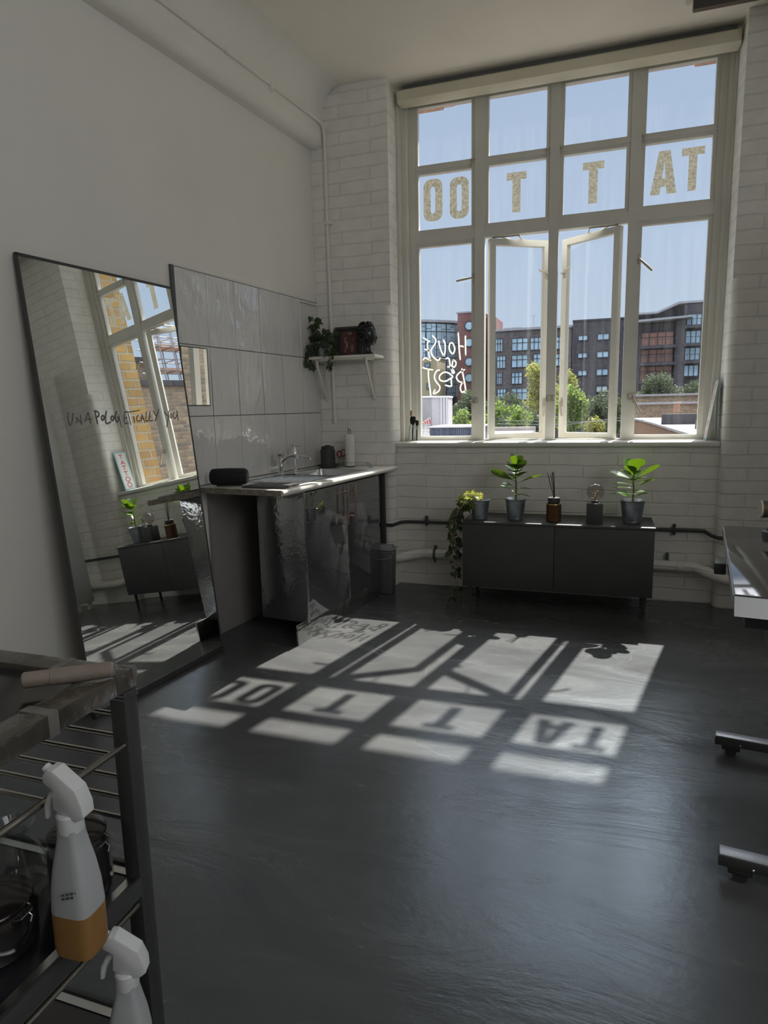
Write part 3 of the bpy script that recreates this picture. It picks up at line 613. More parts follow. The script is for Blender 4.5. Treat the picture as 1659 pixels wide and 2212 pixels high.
# tall mirror leaning on the wall; own frame: x along the wall to the window, y into the wall, z up the glass
_n = Vector((0.99004, -0.10200, 0.09700)).normalized(); _uu = Vector((0, 0, 1)).cross(_n).normalized(); _vv = _n.cross(_uu)
MM = Matrix((_uu, -_n, _vv)).transposed().to_4x4()
lm = thing('leaning_mirror', 'tall thin-framed mirror leaning on the wall with grey handwriting across it', 'mirror', Vector((0.0397, -1.5067, -0.0304)) + _uu * -0.44 + _vv * 0.034, rot=MM)
MX0, MX1, MZ = -0.444, 0.440, 1.968
bm = nb(); box(bm, MX0 + .008, MX1 - .006, 0.0, 0.004, 0.026, MZ - .010); obj('glass', bm, 'mirror', lm, smooth=0)
bm = nb()
for x0, x1, z0, z1 in ((MX0, MX0 + .010, 0, MZ), (MX1 - .007, MX1, 0, MZ), (MX0, MX1, 0, 0.027), (MX0, MX1, MZ - .012, MZ)): box(bm, x0, x1, -0.003, 0.012, z0, z1, .001, 1)
box(bm, MX0 + .005, MX1 - .005, 0.004, 0.010, 0.01, MZ - .005); obj('frame', bm, 'black_satin', lm)
UNA = [[(-0.755, 1.362), (-0.762, 1.346), (-0.763, 1.322), (-0.758, 1.307), (-0.745, 1.322), (-0.734, 1.36)], [(-0.721, 1.314), (-0.72, 1.339)], [(-0.718, 1.339), (-0.695, 1.306)], [(-0.698, 1.314), (-0.697, 1.351)], [(-0.68, 1.317), (-0.654, 1.362)], [(-0.654, 1.362), (-0.649, 1.308)], [(-0.671, 1.329), (-0.636, 1.33)], [(-0.616, 1.364), (-0.615, 1.336), (-0.612, 1.306)], [(-0.622, 1.367), (-0.599, 1.36), (-0.6, 1.343), (-0.619, 1.337)], [(-0.574, 1.347), (-0.586, 1.336), (-0.583, 1.323), (-0.57, 1.334), (-0.574, 1.347)], [(-0.551, 1.366), (-0.562, 1.339), (-0.563, 1.308), (-0.534, 1.316)], [(-0.521, 1.344), (-0.532, 1.331), (-0.526, 1.32), (-0.515, 1.332), (-0.521, 1.344)], [(-0.491, 1.364), (-0.506, 1.338), (-0.501, 1.312), (-0.486, 1.33), (-0.496, 1.336)], [(-0.482, 1.349), (-0.48, 1.311), (-0.475, 1.286)], [(-0.449, 1.352), (-0.454, 1.306), (-0.428, 1.309)], [(-0.449, 1.354), (-0.427, 1.363)], [(-0.451, 1.329), (-0.433, 1.334)], [(-0.426, 1.355), (-0.422, 1.328), (-0.418, 1.296)], [(-0.448, 1.358), (-0.408, 1.359), (-0.347, 1.366)], [(-0.394, 1.339), (-0.393, 1.308)], [(-0.392, 1.349), (-0.391, 1.347)], [(-0.362, 1.343), (-0.375, 1.331), (-0.373, 1.314), (-0.355, 1.317)], [(-0.35, 1.313), (-0.338, 1.346)], [(-0.338, 1.346), (-0.326, 1.303)], [(-0.348, 1.325), (-0.326, 1.326)], [(-0.306, 1.36), (-0.318, 1.314), (-0.298, 1.318)], [(-0.281, 1.361), (-0.294, 1.316), (-0.269, 1.317)], [(-0.262, 1.361), (-0.243, 1.335)], [(-0.219, 1.371), (-0.239, 1.338), (-0.259, 1.309)], [(-0.187, 1.358), (-0.163, 1.333)], [(-0.148, 1.364), (-0.164, 1.319), (-0.184, 1.278)], [(-0.14, 1.345), (-0.149, 1.333), (-0.142, 1.324), (-0.13, 1.336), (-0.14, 1.345)], [(-0.115, 1.353), (-0.123, 1.328), (-0.11, 1.321), (-0.096, 1.342)], [(-0.092, 1.363), (-0.092, 1.334), (-0.09, 1.308)]]
bm = nb(); strokes(bm, UNA[:7] + UNA[13:], 0.0052, lambda u, v, d: Vector((u + 0.44, -0.0006 - d, v - 0.034)), 0.0003); strokes(bm, UNA[7:13], 0.0078, lambda u, v, d: Vector((u + 0.44, -0.0006 - d, v - 0.034)), 0.0003)
obj('lettering', bm, 'marker', lm, None, 'grey handwritten words on the glass', smooth=0)

# ------------------------------------------------------------------ kitchen run (left wall frame)
tn = math.tan(TH)
bm = nb()
def strip(t0, t1, s0, s1, z0, z1, **k): box(bm, t0, t1, -s1, -s0, z0, z1, **k)
strip(0.0135, 0.085, 0.26, 1.412, 0.868, 0.9); strip(0.525, 0.570, 0.26, 1.412, 0.868, 0.9)
strip(0.085, 0.525, 1.125, 1.412, 0.868, 0.9)
prism(bm, [(0.0135, -0.26), (0.0135, -0.006), (0.570, 0.570 * tn - 0.004), (0.570, -0.26)], 0.868, 0.9)
# rounded front edge
nose = [(0.570, 0.868), (0.592, 0.868)] + [(0.590 + 0.012 * math.cos(R(a)), 0.884 + 0.016 * math.sin(R(a))) for a in (-70, -45, -20, 0, 20, 45, 70)] + [(0.588, 0.9), (0.570, 0.9)]
prism(bm, nose, -0.060, 1.412, 0, XZ)
strip(0.0135, 0.585, 1.412, 1.4135, 0.8685, 0.8995, mi=1)
worktop = single('worktop', bm, ['worktop', 'chipboard'], 'long cream laminate worktop with rounded front edge and raw chipboard end', 'worktop', space='L', loc=(0.3, -0.7, 0.868), frame=ML)
sk = thing('kitchen_sink', 'stainless steel inset sink with ridged drainer', 'sink', (0.3, -0.69, 0.9), frame=ML)
bm = nb(); z = 0.902
for a in ((0.082, 0.10, 0.262, 1.122), (0.505, 0.528, 0.262, 1.122), (0.10, 0.505, 0.262, 0.285), (0.10, 0.505, 1.10, 1.122), (0.10, 0.155, 0.285, 0.66)): box(bm, a[0], a[1], -a[3], -a[2], 0.899, 0.9035, .0015)
obj('rim', bm, 'steel', sk, 'L')
bm = nb(); t = nb()   # bowl: open box with rounded bottom
prof_b = [(0.155, 0.505, 0.285, 0.655, 0.901), (0.165, 0.497, 0.293, 0.647, 0.86), (0.175, 0.487, 0.303, 0.637, 0.79), (0.20, 0.46, 0.33, 0.61, 0.775)]
rings = []
for t0, t1, s0, s1, zz in prof_b:
    rr = []
    for cx, cyy, a0 in ((t1 - .04, -s0 - .04, 0), (t0 + .04, -s0 - .04, 90), (t0 + .04, -s1 + .04, 180), (t1 - .04, -s1 + .04, 270)): rr += rcorner(cx, cyy, .04, a0, a0 + 90, 4)
    rings.append([bm.verts.new((x, y, zz)) for x, y in rr])
skin(bm, rings, False); bm.faces.new(rings[-1]); t.free(); obj('bowl', bm, 'steel', sk, 'L')
bm = nb(); box(bm, 0.10, 0.505, -1.10, -0.655, 0.893, 0.8965)
for k in range(8): tt = 0.135 + k * 0.045; box(bm, tt, tt + .014, -1.075, -0.70, 0.896, 0.9015, .002)
obj('drainer', bm, 'steel', sk, 'L')
# two chrome taps
tp = thing('mixer_tap', 'low chrome tap with faceted knob and curved spout, nearer the speaker', 'tap', (0.120, -0.715, 0.9035), frame=ML)
bm = nb(); lathe(bm, [(.026, 0), (.026, .006), (.017, .012), (.015, .05), (.017, .09), (.019, .10), (.012, .108)], n=20)
tube(bm, [(0, 0, .075), (.02, .004, .088), (.05, .010, .112), (.085, .016, .122), (.105, .020, .122)], [.012, .011, .010, .009, .009], 12); cyl(bm, (.105, .02, .128), (.108, .021, .104), .0115, n=14)
obj('body', bm, 'chrome', tp)
bm = nb(); lathe(bm, [(.012, .105), (.022, .112), (.026, .122), (.026, .142), (.020, .152), (.004, .155)], n=8); obj('knob', bm, 'chrome', tp, smooth=10)
tp = thing('pillar_tap', 'taller chrome pillar tap with cross head and thin spout', 'tap', (0.120, -0.545, 0.9035), frame=ML)
bm = nb(); lathe(bm, [(.022, 0), (.022, .006), (.010, .012), (.009, .07), (.012, .085), (.012, .11), (.018, .118), (.018, .13), (.011, .145), (.010, .165), (.006, .172)], n=20)
tube(bm, [(0, 0, .098), (.035, .006, .104), (.08, .012, .103), (.105, .016, .093), (.112, .017, .080)], [.008, .0075, .007, .007, .0075], 12)
obj('body', bm, 'chrome', tp)
bm = nb(); cyl(bm, (0, 0, .168), (0, 0, .182), .009, n=12); tube(bm, [(-.035, -.006, .176), (.035, .006, .176)], [.0075, .0075], 10); tube(bm, [(-.006, .026, .176), (.006, -.026, .176)], .006, 10); obj('cross_head', bm, 'chrome', tp)
# base cabinet
cb = thing('base_cabinet', 'gloss black kitchen base cabinet with two doors under the worktop', 'cabinet', (0.42, -0.68, 0.105), frame=ML)
bm = nb(); box(bm, 0.26, 0.551, -1.150, -0.20, 0.105, 0.75, .001); box(bm, 0.26, 0.551, -0.218, -0.20, 0.75, 0.866); box(bm, 0.535, 0.551, -1.150, -0.218, 0.75, 0.866); box(bm, 0.26, 0.535, -1.150, -1.135, 0.75, 0.866); obj('carcass', bm, 'black_satin', cb, 'L')
bm = nb(); box(bm, 0.25, 0.569, -1.170, -1.150, 0.100, 0.867, .002); obj('end_panel', bm, 'gable_black', cb, 'L', 'rippled glossy end panel')
for k, (s0, s1) in enumerate(((0.665, 1.160), (0.200, 0.661))):
    bm = nb(); box(bm, 0.5525, 0.5715, -s1, -s0, 0.108, 0.856, .004, 3); d = obj('door', bm, 'door_black', cb, 'L')
    hs = 0.712 if k == 0 else 0.612
    bm = nb(); cyl(bm, (0.605, -hs, 0.600), (0.605, -hs, 0.842), .0062, n=14)
    obj('handle', bm, 'copper', d, 'L')
    bm = nb()
    for zz in (0.640, 0.800): cyl(bm, (0.571, -hs, zz), (0.605, -hs, zz), .0050, n=12)
    pieces('standoff', bm, 'copper', d, 'L')
bm = nb(); box(bm, 0.553, 0.566, -1.278, -0.20, 0.0, 0.118, .003); obj('plinth', bm, 'plinth', cb, 'L', 'mirror-bright plinth board')
bm = nb(); box(bm, 0.002, 0.022, -1.305, -0.10, 0.0, 0.860)
obj('shaded_wall_sheet', bm, 'wall_shade', cb, 'L')  # sheet added over the white wall, under-worktop shade put into its colour
bm = nb(); box(bm, 0.500, 0.542, -0.122, -0.098, 0.0, 0.866, .003); single('worktop_support', bm, 'black_satin', 'black square leg under the window end of the worktop', 'leg post', space='W', loc=(0.52, -0.11, 0))
# bin
bn = thing('pedal_bin', 'grey plastic swing bin behind the cabinet end', 'bin', (0.556, -0.184, 0))
bm = nb(); t = nb(); box(t, -.070, .070, -.055, .055, 0, .318, .012)
for v in t.verts:
    k = 0.86 + 0.14 * v.co.z / .318; v.co.x *= k; v.co.y *= k
merge(bm, t); box(bm, -.030, .030, -.053, -.048, .05, .25, .002); obj('body', bm, 'dark_grey', bn)
bm = nb(); box(bm, -.074, .074, -.058, .058, .318, .334, .006); box(bm, -.058, .058, -.050, .050, .332, .350, .008); obj('lid', bm, 'grey_plastic', bn)
bm = nb(); tube(bm, [(-.072, -.03, .305), (-.055, -.062, .270), (.0, -.066, .255), (.055, -.062, .270), (.072, -.03, .305)], .004, 8); obj('handle', bm, 'grey_plastic', bn)

# things on the worktop
sp = thing('portable_speaker', 'black cylindrical portable speaker lying on the worktop end', 'speaker', (0.165, -1.30, 0.9), R(25), ML)
bm = nb(); lathe(bm, [(.030, -.105), (.041, -.098), (.046, -.085), (.048, 0), (.046, .085), (.042, .096)], (0, 0, .052), 32, ax=(1, 0, 0)); obj('body', bm, 'mesh_black', sp)
bm = nb(); lathe(bm, [(.042, .094), (.040, .102), (.034, .104)], (0, 0, .052), 32, ax=(1, 0, 0)); lathe(bm, [(.034, .098), (.0335, .106), (.030, .106)], (0, 0, .052), 32, ax=(1, 0, 0)); obj('end_ring', bm, 'black_gloss', sp)
bm = nb(); lathe(bm, [(.030, .1035), (.022, .1045), (.010, .107), (.0, .1075)], (0, 0, .052), 28, ax=(1, 0, 0)); obj('bass_cone', bm, 'galv', sp)
bm = nb(); box(bm, -.07, .07, -.018, .018, 0, .010, .003); obj('foot', bm, 'rubber', sp)
bm = nb(); box(bm, -.130, .130, -.095, .095, 0, .010, .004); box(bm, -.122, .122, -.087, .087, .0095, .0115, .001)
single('black_tray', bm, 'black_satin', 'flat black board lying on the front corner of the worktop', 'board', loc=(0.425, -1.27, 0.9), rz=R(5), frame=ML)
ct = thing('coffee_tray', 'round black tray under the black canister', 'tray', (0.150, -0.142, 0.9), frame=ML)
bm = nb(); lathe(bm, [(.074, 0), (.084, .012), (.087, .020), (.083, .020), (.072, .006), (.001, .005)], n=36); obj('dish', bm, 'black_satin', ct)
cn = thing('black_canister', 'matte black lidded canister on the round tray', 'canister', (0.140, -0.138, 0.9062), frame=ML)
bm = nb(); lathe(bm, [(.050, 0), (.053, .004), (.053, .118), (.049, .124)], n=32); obj('body', bm, 'black', cn)
bm = nb(); lathe(bm, [(.047, .123), (.047, .142), (.043, .145), (.001, .145)], n=32); box(bm, -.02, .02, -.012, .012, .144, .153, .003); obj('lid', bm, 'black', cn)
sr = thing('wire_rack', 'small wire rack with red loops beside the paper roll', 'rack', (0.185, 0.008, 0.9), frame=ML)
bm = nb()
for x in (-.055, -.02, .02, .055): tube(bm, [(x, -.03, .001), (x, -.03, .07), (x - .006, -.022, .085)], .0022, 6)
tube(bm, [(-.06, -.03, .02), (.06, -.03, .02)], .0022, 6); tube(bm, [(-.06, -.03, .055), (.06, -.03, .055)], .0022, 6); box(bm, -.065, .065, -.045, -.015, 0, .003)
obj('wires', bm, 'rod', sr)
bm = nb()
for x, zz, a in ((-.018, .085, 0), (.016, .095, 1)):
    tube(bm, [(x + .018 * math.cos(R(q)), -.024 + .006 * math.sin(R(q)) * a, zz + .024 * math.sin(R(q))) for q in range(0, 360, 30)], .0052, 8, closed=True)
pieces('loop', bm, 'red', sr)
pr = thing('paper_towel', 'white paper towel roll on a black wire holder', 'paper roll', (0.29, -0.080, 0.9), frame=ML)
bm = nb(); lathe(bm, [(.016, .008), (.034, .008), (.035, .012), (.035, .232), (.033, .236), (.012, .236)], n=28); obj('roll', bm, 'paper', pr)
bm = nb(); lathe(bm, [(.036, 0), (.036, .004), (.03, .007), (.001, .007)], n=28); obj('base', bm, 'black_satin', pr); bm = nb(); tube(bm, [(-.009, 0, .225), (-.009, 0, .262)] + [(.009 * math.cos(R(q)), 0, .262 + .010 * math.sin(R(q))) for q in range(165, 0, -15)] + [(.009, 0, .262), (.009, 0, .225)], .0026, 8); obj('wire_loop', bm, 'black_satin', pr)
at = thing('acrylic_riser', 'clear bent acrylic riser at the window end of the worktop', 'riser', (0.375, -0.157, 0.9), R(3), ML)
bm = nb(); pth = [(-.150, 0), (-.128, .034), (-.112, .040), (.085, .042), (.105, .036), (.128, 0)]
o_ = [(x, z) for x, z in pth]; i_ = [(x * .97, max(z - .004, 0)) for x, z in pth]
prism(bm, o_ + i_[::-1], -.026, .026, 0, XZ); obj('sheet', bm, 'acrylic', at, smooth=60)
bm = nb(); prism(bm, [(.086, .0425), (.106, .0365), (.1285, .001), (.112, .001), (.100, .028), (.086, .037)], -.025, .025, 0, XZ); obj('bent_end', bm, 'acrylic', at, smooth=60)

# ------------------------------------------------------------------ shelf on the pier
sh = thing('wall_shelf', 'white board shelf on two white brackets above the sink', 'shelf', (0.27, 0, 1.66))
bm = nb(); box(bm, 0.015, 0.518, -0.205, -0.001, 1.662, 1.682, .002); obj('board', bm, 'white_paint', sh, 'W')
for x in (0.070, 0.440):
    bm = nb(); box(bm, x - .012, x + .012, -.012, 0, 1.372, 1.660, .002); box(bm, x - .012, x + .012, -.180, -.002, 1.650, 1.662, .002)
    tube(bm, [(x, -.008, 1.385), (x, -.060, 1.46), (x, -.150, 1.60), (x, -.168, 1.655)], .0085, 8); obj('bracket', bm, 'white_paint', sh, 'W')
bm = nb(); box(bm, 0.10, 0.42, -.198, -.188, 1.652, 1.661, .002); obj('batten', bm, 'white_paint', sh, 'W')
pf = thing('framed_poster', 'dark red poster in a black frame leaning on the shelf', 'picture', (0.27, -0.04, 1.683))
bm = nb(); mx = Matrix.Translation((0.265, -0.055, 1.683)) @ Matrix.Rotation(R(-7), 4, 'X')
def inm(f):
    t = nb(); f(t); merge(bm, t, 0, mx)
bm = nb()
for a in ((-.105, -.088, 0, .212), (.088, .105, 0, .212), (-.088, .088, 0, .017), (-.088, .088, .195, .212)): inm(lambda t: box(t, a[0], a[1], -.010, .012, a[2], a[3], .002))
obj('frame', bm, 'black_satin', pf, 'W')
bm = nb(); inm(lambda t: box(t, -.090, .090, .002, .008, .015, .197)); obj('print', bm, 'poster_dark', pf, 'W')
bm = nb(); inm(lambda t: box(t, -.056, .062, .0005, .0025, .022, .178)); obj('red_panel', bm, 'poster_red', pf, 'W')
bm = nb(); tt = nb()
strokes(tt, [[(.030, .062), (.022, .068), (.022, .076), (.031, .080), (.038, .074), (.037, .066), (.030, .062), (.023, .055), (.022, .044), (.030, .038), (.039, .044), (.038, .055), (.030, .062)], [(-.002, .158), (-.001, .172)], [(.006, .157), (.006, .170), (.013, .158), (.014, .171)], [(.020, .171), (.023, .165), (.027, .171)], [(.023, .165), (.023, .158)], [(.028, .118), (.040, .128)]], .006, lambda u, v, d: Vector((u, -d, v)), .0008)
strokes(tt, [[(-.018, .028), (-.022, .050), (-.014, .072), (-.020, .100), (-.030, .120), (-.016, .140)], [(-.010, .06), (-.006, .085), (-.012, .11)]], .008, lambda u, v, d: Vector((u, -d, v)), .0006, 0); merge(bm, tt, 0, mx)
obj('figures', bm, 'poster_pale', pf, 'W')
# black bust: a curly head in profile looking towards the window, on a neck with a small foot
bu = thing('bust_planter', 'glossy black head-shaped planter on the shelf end', 'bust', (0.432, -0.105, 1.683), R(18))
def head_bm(k=1.0):
    """profile rings of a head facing +x: (z, x centre, half depth, half width)"""
    rows = [(0.0, 0.002, .040, .034), (.010, .002, .042, .036), (.022, .0, .030, .026), (.045, -.004, .025, .023), (.065, -.002, .027, .025), (.075, .010, .038, .028), (.088, .012, .046, .034), (.100, .010, .049, .038), (.115, .008, .052, .042), (.130, .006, .054, .045), (.150, .002, .056, .047), (.170, -.002, .055, .046), (.188, -.006, .050, .043), (.204, -.008, .042, .036), (.214, -.008, .028, .024)]
    bm = nb(); rg = []
    for z, cx, a, b in rows: rg.append([bm.verts.new((cx + a * math.cos(2 * math.pi * i / 28), b * math.sin(2 * math.pi * i / 28), z)) for i in range(28)])
    skin(bm, rg, True)
    for v in bm.verts:       # nose, lips, chin, eye sockets pressed into the front
        if v.co.x > .02:
            y, z = v.co.y, v.co.z; g = math.exp(-(y / .008) ** 2)
            v.co.x += g * (.013 * math.exp(-((z - .118) / .012) ** 2) + .006 * math.exp(-((z - .095) / .008) ** 2) + .006 * math.exp(-((z - .078) / .008) ** 2) + .004 * math.exp(-((z - .150) / .015) ** 2))
            v.co.x -= .006 * math.exp(-((abs(y) - .016) / .009) ** 2) * math.exp(-((z - .136) / .010) ** 2)
    return bm
obj('head', head_bm(), 'black_gloss', bu)
bm = nb(); rng = random.Random(7)
for _ in range(95):
    th = rng.uniform(0, 2 * math.pi); ph = rng.uniform(0.05, 1.0)
    x = -.008 + .056 * math.cos(th) * math.sqrt(1 - ph * ph * .75); y = .047 * math.sin(th) * math.sqrt(1 - ph * ph * .75); z = .135 + .083 * ph
    if x > .030 and z < .172: continue
    tube(bm, [(x + .010 * math.cos(R(q)) * (1 - q / 900), y + .010 * math.sin(R(q)) * (1 - q / 900), z + q / 60000) for q in range(0, 420, 60)], .0052, 6)
for _ in range(30):
    y = rng.choice((-1, 1)) * rng.uniform(.030, .042); x = rng.uniform(-.05, .005); z = rng.uniform(.085, .14); sphere(bm, (x, y, z), .009, u=8, v=6)
obj('curls', bm, 'black_gloss', bu)
bm = nb(); sphere(bm, (-.004, -.044, .118), .010, (.8, .5, 1.3), 10, 8); sphere(bm, (-.004, .044, .118), .010, (.8, .5, 1.3), 10, 8); pieces('ear', bm, 'black_gloss', bu)

# ------------------------------------------------------------------ plants
IVY = [(0, 0), (.10, -.10), (.34, -.12), (.50, .02), (.36, .16), (.46, .40), (.22, .46), (.12, .66), (0, 1.0), (-.12, .66), (-.22, .46), (-.46, .40), (-.36, .16), (-.50, .02), (-.34, -.12), (-.10, -.10)]
def ivy_leaf(bm, p, dirv, nrm, size, mi=0):
    """a five-lobed leaf hanging from p along dirv, slightly folded along its midrib"""
    d = Vector(dirv).normalized(); n = Vector(nrm); n = (n - d * n.dot(d)); n = n.normalized() if n.length > 1e-4 else d.orthogonal().normalized(); s = d.cross(n)
    c = bm.verts.new(Vector(p) + d * .30 * size); vs = [bm.verts.new(Vector(p) + s * u * size + d * v * size - n * abs(u) * .28 * size - n * max(0, v - .3) * .25 * size) for u, v in IVY]
    for i in range(len(vs)): bm.faces.new((c, vs[i], vs[(i + 1) % len(vs)])).material_index = mi
def vine(stem, leaf, pts, rnd, step, size, outw, r=.0018):
    pts = [Vector(p) for p in pts]; tube(stem, pts, [r * (1 - .5 * i / len(pts)) for i in range(len(pts))], 5)
    for a, b in zip(pts, pts[1:]):
        L_ = (b - a).length; k = max(1, int(L_ / step))
        for i in range(k):
            p = a.lerp(b, (i + rnd.random()) / k); out = Vector((rnd.uniform(-1, 1), rnd.uniform(-1, 1), rnd.uniform(-.9, .25))) + Vector(outw) * .5
            q = p + out.normalized() * rnd.uniform(.008, .03); tube(stem, [p, (p + q) / 2 + Vector((0, 0, .004)), q], .0009, 4)
            ivy_leaf(leaf, q, out + Vector((0, 0, -.5)), Vector((rnd.uniform(-.6, .6), -1, rnd.uniform(-.2, .7))), size * rnd.uniform(.7, 1.25))
def pot(parent, r_top, r_bot, h, soil=.85):
    bm = nb(); lathe(bm, [(r_bot * .96, 0), (r_bot, .004), (r_bot * 1.01, .008), (r_top * .985, h - .008), (r_top * 1.03, h - .006), (r_top * 1.045, h - .002), (r_top * 1.02, h), (r_top * .95, h - .004), (r_bot * .93, h * soil)], n=36, cap=False)
    lathe(bm, [(r_bot * .96, .0), (.001, .002)], n=36, cap=False); lathe(bm, [(r_bot * 1.005, .012), (r_bot * 1.04, .015), (r_bot * 1.02, .019)], n=36, cap=False); obj('pot', bm, 'galv', parent)
    bm = nb(); lathe(bm, [(r_bot + (r_top - r_bot) * soil - .004, h * soil), (r_top * .4, h * soil + .006), (.001, h * soil + .004)], n=24, cap=False); obj('soil', bm, 'soil', parent)
def round_leaf(bm, base, az, el, ln, wd, curl=.3, twist=0.0):
    """thick rounded leaf: base point, azimuth and elevation of its axis"""
    d = Vector((math.cos(az) * math.cos(el), math.sin(az) * math.cos(el), math.sin(el))); s = d.cross(Vector((0, 0, 1)))
    s = s.normalized() if s.length > 1e-3 else Vector((1, 0, 0)); n = s.cross(d); s, n = s * math.cos(twist) + n * math.sin(twist), n * math.cos(twist) - s * math.sin(twist)
    prof = [(0, .04), (.10, .10), (.25, .42), (.42, .78), (.6, 1.0), (.76, .97), (.88, .78), (.96, .46), (1.0, .10)]
    top, bot = [], []
    for v, w in prof:
        rt, rb = [], []
        for u in (-1, -.55, 0, .55, 1):
            p = Vector(base) + d * v * ln + s * u * w * wd / 2 + n * (abs(u) * .10 * wd * w - curl * v * v * ln * .5)
            e = .0011 * (1 - abs(u)); rt.append(bm.verts.new(p + n * e)); rb.append(bm.verts.new(p - n * e))
        top.append(rt); bot.append(rb)
    for A, B in zip(top, top[1:]):
        for i in range(4): bm.faces.new((A[i], A[i + 1], B[i + 1], B[i]))
    for A, B in zip(bot, bot[1:]):
        for i in range(4): bm.faces.new((A[i], B[i], B[i + 1], A[i + 1]))
    bmesh.ops.remove_doubles(bm, verts=[v for r in top + bot for v in r], dist=.00015)

# ------------------------------------------------------------------ sideboard under the window
SB = thing('sideboard', 'low matte black sideboard on thin legs under the window', 'sideboard', (1.74, -0.14, 0))
bm = nb(); box(bm, 1.150, 2.327, -0.365, 0.035, 0.556, 0.572, .0015); obj('top', bm, 'black', SB, 'W')
bm = nb(); box(bm, 1.154, 2.323, -0.347, -0.015, 0.135, 0.556); obj('body', bm, 'black', SB, 'W')
for x0, x1 in ((1.154, 1.737), (1.740, 2.323)): bm = nb(); box(bm, x0, x1, -0.363, -0.348, 0.137, 0.554, .0015); obj('door', bm, 'black', SB, 'W')
for x, y in ((1.20, -.32), (2.28, -.32), (1.20, -.06), (2.28, -.06)): bm = nb(); cyl(bm, (x, y, 0), (x, y, .136), .010, .014, 12); obj('leg', bm, 'black_satin', SB, 'W')
ZT_ = 0.572
rng = random.Random(21)
ip = thing('trailing_ivy', 'potted ivy trailing over the window-sill end of the black sideboard', 'plant', (1.250, -0.255, ZT_))
ip['label'] = 'potted ivy with sunlit yellow-green leaves trailing down the side of the black sideboard'
pot(ip, .066, .049, .135)
st, lf, lf2 = nb(), nb(), nb()
top = .125
for k in range(24):     # sunlit crown spilling over the rim towards the sideboard end
    a = rng.uniform(2.3, 4.2); p0 = Vector((.01 * math.cos(a), .01 * math.sin(a), top)); p1 = Vector((.06 * math.cos(a), .055 * math.sin(a), top + rng.uniform(.015, .05)))
    p2 = Vector((-.09 + rng.uniform(-.03, .035), rng.uniform(-.06, .04), top - rng.uniform(-.02, .06)))
    vine(st, lf, [p0, p1, p2], rng, .022, .048, (-.6, -.5, .6))
for k in range(9):
    x = -.132 - rng.uniform(0.0, .035); y = rng.uniform(-.10, .05); zb = rng.uniform(-.46, -.10) if k > 1 else -.53
    p = [(-.05, y * .4, top + .02), (-.09, y * .8, top - .01), (x - .010, y, top - .10)]
    zz = top - .10
    while zz > zb: zz -= .06; p.append((x - .012 + rng.uniform(-.016, .014), y + rng.uniform(-.012, .012), zz))
    vine(st, lf2, p, rng, .034, .042, (-.5, -.5, 0))
for k in range(5): tube(st, [(rng.uniform(-.03, .03), rng.uniform(-.03, .03), top - .01), (rng.uniform(-.02, .03), rng.uniform(-.03, .02), top + .035), (-.05 - .02 * k, -.02, top + .03)], .0016, 5)
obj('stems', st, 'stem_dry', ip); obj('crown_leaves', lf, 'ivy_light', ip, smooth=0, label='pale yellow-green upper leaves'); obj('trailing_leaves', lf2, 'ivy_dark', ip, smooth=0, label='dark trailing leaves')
def clusia(x, y, label, rt, rb, h, hs, leaves, name='potted_clusia'):
    t = thing('potted_plant', label, 'plant', (x, y, ZT_), group=None)
    pot(t, rt, rb, h)
    bm = nb(); tube(bm, [(0, 0, h * .8), (.004, 0, h + hs * .35), (-.002, 0, h + hs * .7), (.0, 0, h + hs)], [.006, .0055, .0045, .003], 8); obj('stem', bm, 'stem', t)
    bm = nb()
    for zf, az, el, ln, wd, curl, tw in leaves:
        p = Vector((.002, 0, h + hs * zf)); a = R(az); q = p + Vector((math.cos(a), math.sin(a), .5)) * .012
        tube(bm, [p, q], .0022, 6); round_leaf(bm, q, a, R(el), ln * 1.12, wd * 1.25, curl, R(tw))
    obj('foliage', bm, 'clusia', t, smooth=60); return t
clusia(1.480, -.230, 'bushy thick-leaved plant in a grey metal pot between the ivy and the reed bottle', .067, .050, .142, .20,
    [(.12, -75, 8, .055, .050, .3, 0), (.10, 10, 2, .07, .03, .5, 0), (.18, 160, 25, .10, .03, .2, 0), (.30, 20, 5, .075, .040, .4, 0), (.36, 205, 22, .07, .045, .3, 20), (.48, 5, 22, .14, .040, .1, 20),
     (.55, 178, 26, .15, .042, .25, 60), (.62, 235, 35, .075, .05, .2, 10), (.66, 300, 30, .08, .055, .3, 0), (.72, 100, 30, .08, .06, .3, 0), (.75, 45, 50, .085, .045, .2, 30), (.80, 270, 20, .085, .075, .15, 0),
     (.86, 200, 55, .075, .065, .2, 10), (.9, 330, 55, .08, .055, .2, 30), (.95, 75, 60, .085, .06, .1, 15), (.98, 130, 66, .09, .045, .1, -20), (1.0, 265, 68, .075, .060, .1, 0), (.70, -30, 30, .08, .06, .3, 0), (.78, 160, 40, .08, .055, .2, 0), (.88, -60, 40, .08, .07, .2, 0), (.92, 250, 35, .075, .065, .2, 0), (.60, -100, 20, .07, .05, .3, 0)])
